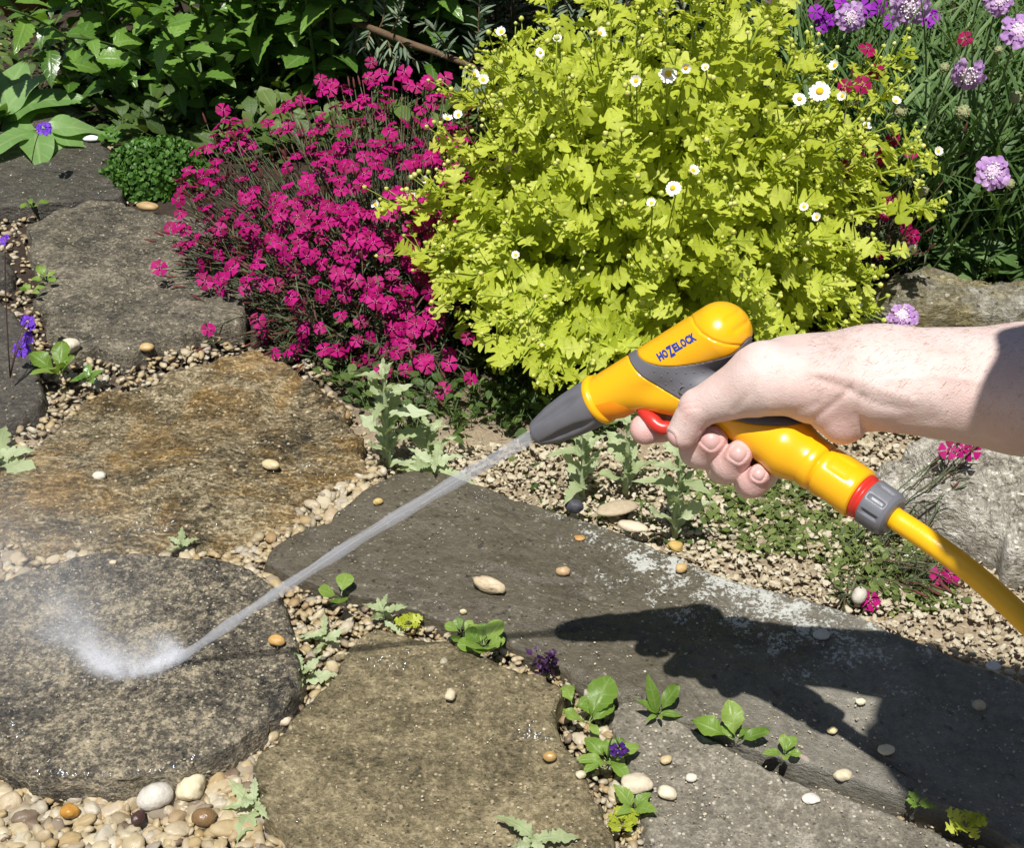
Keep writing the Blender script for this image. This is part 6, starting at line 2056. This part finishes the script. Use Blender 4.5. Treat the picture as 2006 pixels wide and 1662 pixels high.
# beads and films of water on the wet stones
def wet_beads():
    r = np.random.default_rng(88)
    b = Batch()
    V0, T0 = ICO[2]
    keep = V0[:, 2] > -.05
    def bead(p, s, h, a=0, el=1.0):
        V = V0 * [s * el, s, h]
        c, s_ = math.cos(a), math.sin(a)
        n = 1 + .25 * fbm(V0[:, 0] * 2 + p[0] * 900, V0[:, 1] * 2 + p[1] * 700, 3, 2)
        V = np.c_[(V[:, 0] * c - V[:, 1] * s_) * n, (V[:, 0] * s_ + V[:, 1] * c) * n, V[:, 2]]
        b.raw(V + p, T0)
    def line(pts, n, w_, z, lo, hi):
        L = open_spline(np.array(pts, float), 100)
        for i in range(n):
            q = L[r.integers(100)] + r.normal(0, w_, 2)
            s = r.uniform(lo, hi)
            bead(surf(q[0], q[1], z), s, s * r.uniform(.32, .55), r.uniform(-.5, .5), r.uniform(1, 1.8))
    line([(20, 1508), (170, 1522), (280, 1518), (380, 1488)], 46, 4, .034, .0012, .0034)
    line([(0, 1430), (60, 1445)], 12, 8, .040, .0012, .003)
    line([(100, 1062), (190, 1052), (260, 1040), (420, 1028)], 46, 10, .029, .0014, .0036)
    line([(912, 1116), (980, 1110), (1060, 1122), (1150, 1128)], 34, 4, .035, .001, .0026)
    line([(900, 965), (960, 972)], 10, 5, .034, .0012, .0028)
    line([(720, 1300), (800, 1302), (880, 1325), (1000, 1345)], 40, 8, .033, .0012, .003)
    line([(1030, 1430), (1060, 1445)], 18, 8, .032, .0012, .003)
    line([(60, 395), (190, 385)], 10, 6, .033, .0014, .003)
    line([(600, 930), (700, 925)], 20, 14, .022, .0014, .003)
    for x0, y0, x1, y1, n, z in ((-20, 1100, 560, 1500, 60, .041), (60, 740, 680, 1050, 46, .03), (560, 960, 1100, 1250, 50, .034), (560, 1300, 1100, 1650, 40, .032), (20, 300, 220, 390, 10, .034), (100, 420, 400, 650, 18, .031)):
        for i in range(n):
            s = r.uniform(.0008, .002)
            bead(surf(r.uniform(x0, x1), r.uniform(y0, y1), z), s, s * .5, r.uniform(0, 3), r.uniform(1, 1.6))
    o = b.build('water_drops', M_DROP, None, 'stuff', org=(0, 1, 0))
    tag(o, 'glistening drops and films of water on the wet paving stones', 'water drops')
wet_beads()
def debris():
    r = np.random.default_rng(99)
    b = Batch()
    for i in range(260):
        x, y = r.uniform(620, 1950), r.uniform(830, 1260)
        p = G(x, y, 0)
        if on_slab(p[:1], p[1:2])[0] and r.random() < .9: continue
        p[2] = gz(p[0], p[1]) + .008
        a = r.uniform(0, 6.28); L = r.uniform(.008, .03)
        d = np.array([math.cos(a), math.sin(a), r.normal(0, .15)]) * L
        b.tube(np.array([p, p + d * .5 + r.normal(0, .0012, 3), p + d]), r.uniform(.0004, .0009), 4)
    o = b.build('dry_twigs', plain('dry_straw', (.32, .24, .13), .8, .2, .4, 100), None, 'stuff', org=(0, 1.2, 0))
    tag(o, 'bits of dry straw and twig scattered on the gravel', 'plant litter')
debris()
def grit():
    r = np.random.default_rng(111)
    bp = Batch()
    tm = [T_(*blob(1, (1, r.uniform(.5, .9), r.uniform(.3, .7)), .3, 1.4, 60 + s)) for s in range(6)]
    pts, sz = [], []
    for x0, y0, x1, y1, n, lo, hi in ((-30, 1090, 590, 1520, 260, .0005, .0018), (500, 930, 1200, 1300, 230, .0005, .0018), (1050, 1050, 2020, 1640, 520, .0006, .0026), (500, 1240, 1200, 1680, 260, .0005, .002), (1200, 1380, 2006, 1680, 380, .0006, .0024), (0, 700, 720, 1080, 320, .0006, .0026), (50, 390, 480, 690, 200, .0007, .0026), (0, 250, 230, 400, 70, .0008, .0028)):
        x, y = r.uniform(x0, x1, n), r.uniform(y0, y1, n)
        done = np.zeros(n, bool)
        for Q, zs in zip(SLABS, SLABZ):
            p = np.array([G(a_, b_, zs) for a_, b_ in zip(x, y)])
            k = inpoly(p[:, 0], p[:, 1], Q) & ~done
            done |= k
            pts += list(p[k] + [0, 0, .0012]); sz += list(lo + (hi - lo) * r.beta(1, 4, k.sum()))
    pts = np.array(pts); sz = np.array(sz); n = len(pts); k_ = r.integers(0, 6, n)
    a = r.uniform(0, 6.28, n)
    Rm = frames(np.stack([np.cos(a), np.sin(a), r.normal(0, .2, n)], 1), np.tile([0, 0, 1.], (n, 1)), sz)
    for k in range(6): bp.inst(tm[k], Rm[k_ == k], pts[k_ == k])
    o = bp.build('grit', M_PEBDRY, None, 'stuff', org=(0, 1, 0), smooth=False)
    tag(o, 'fine pale grit scattered over the paving stones', 'grit')
grit()
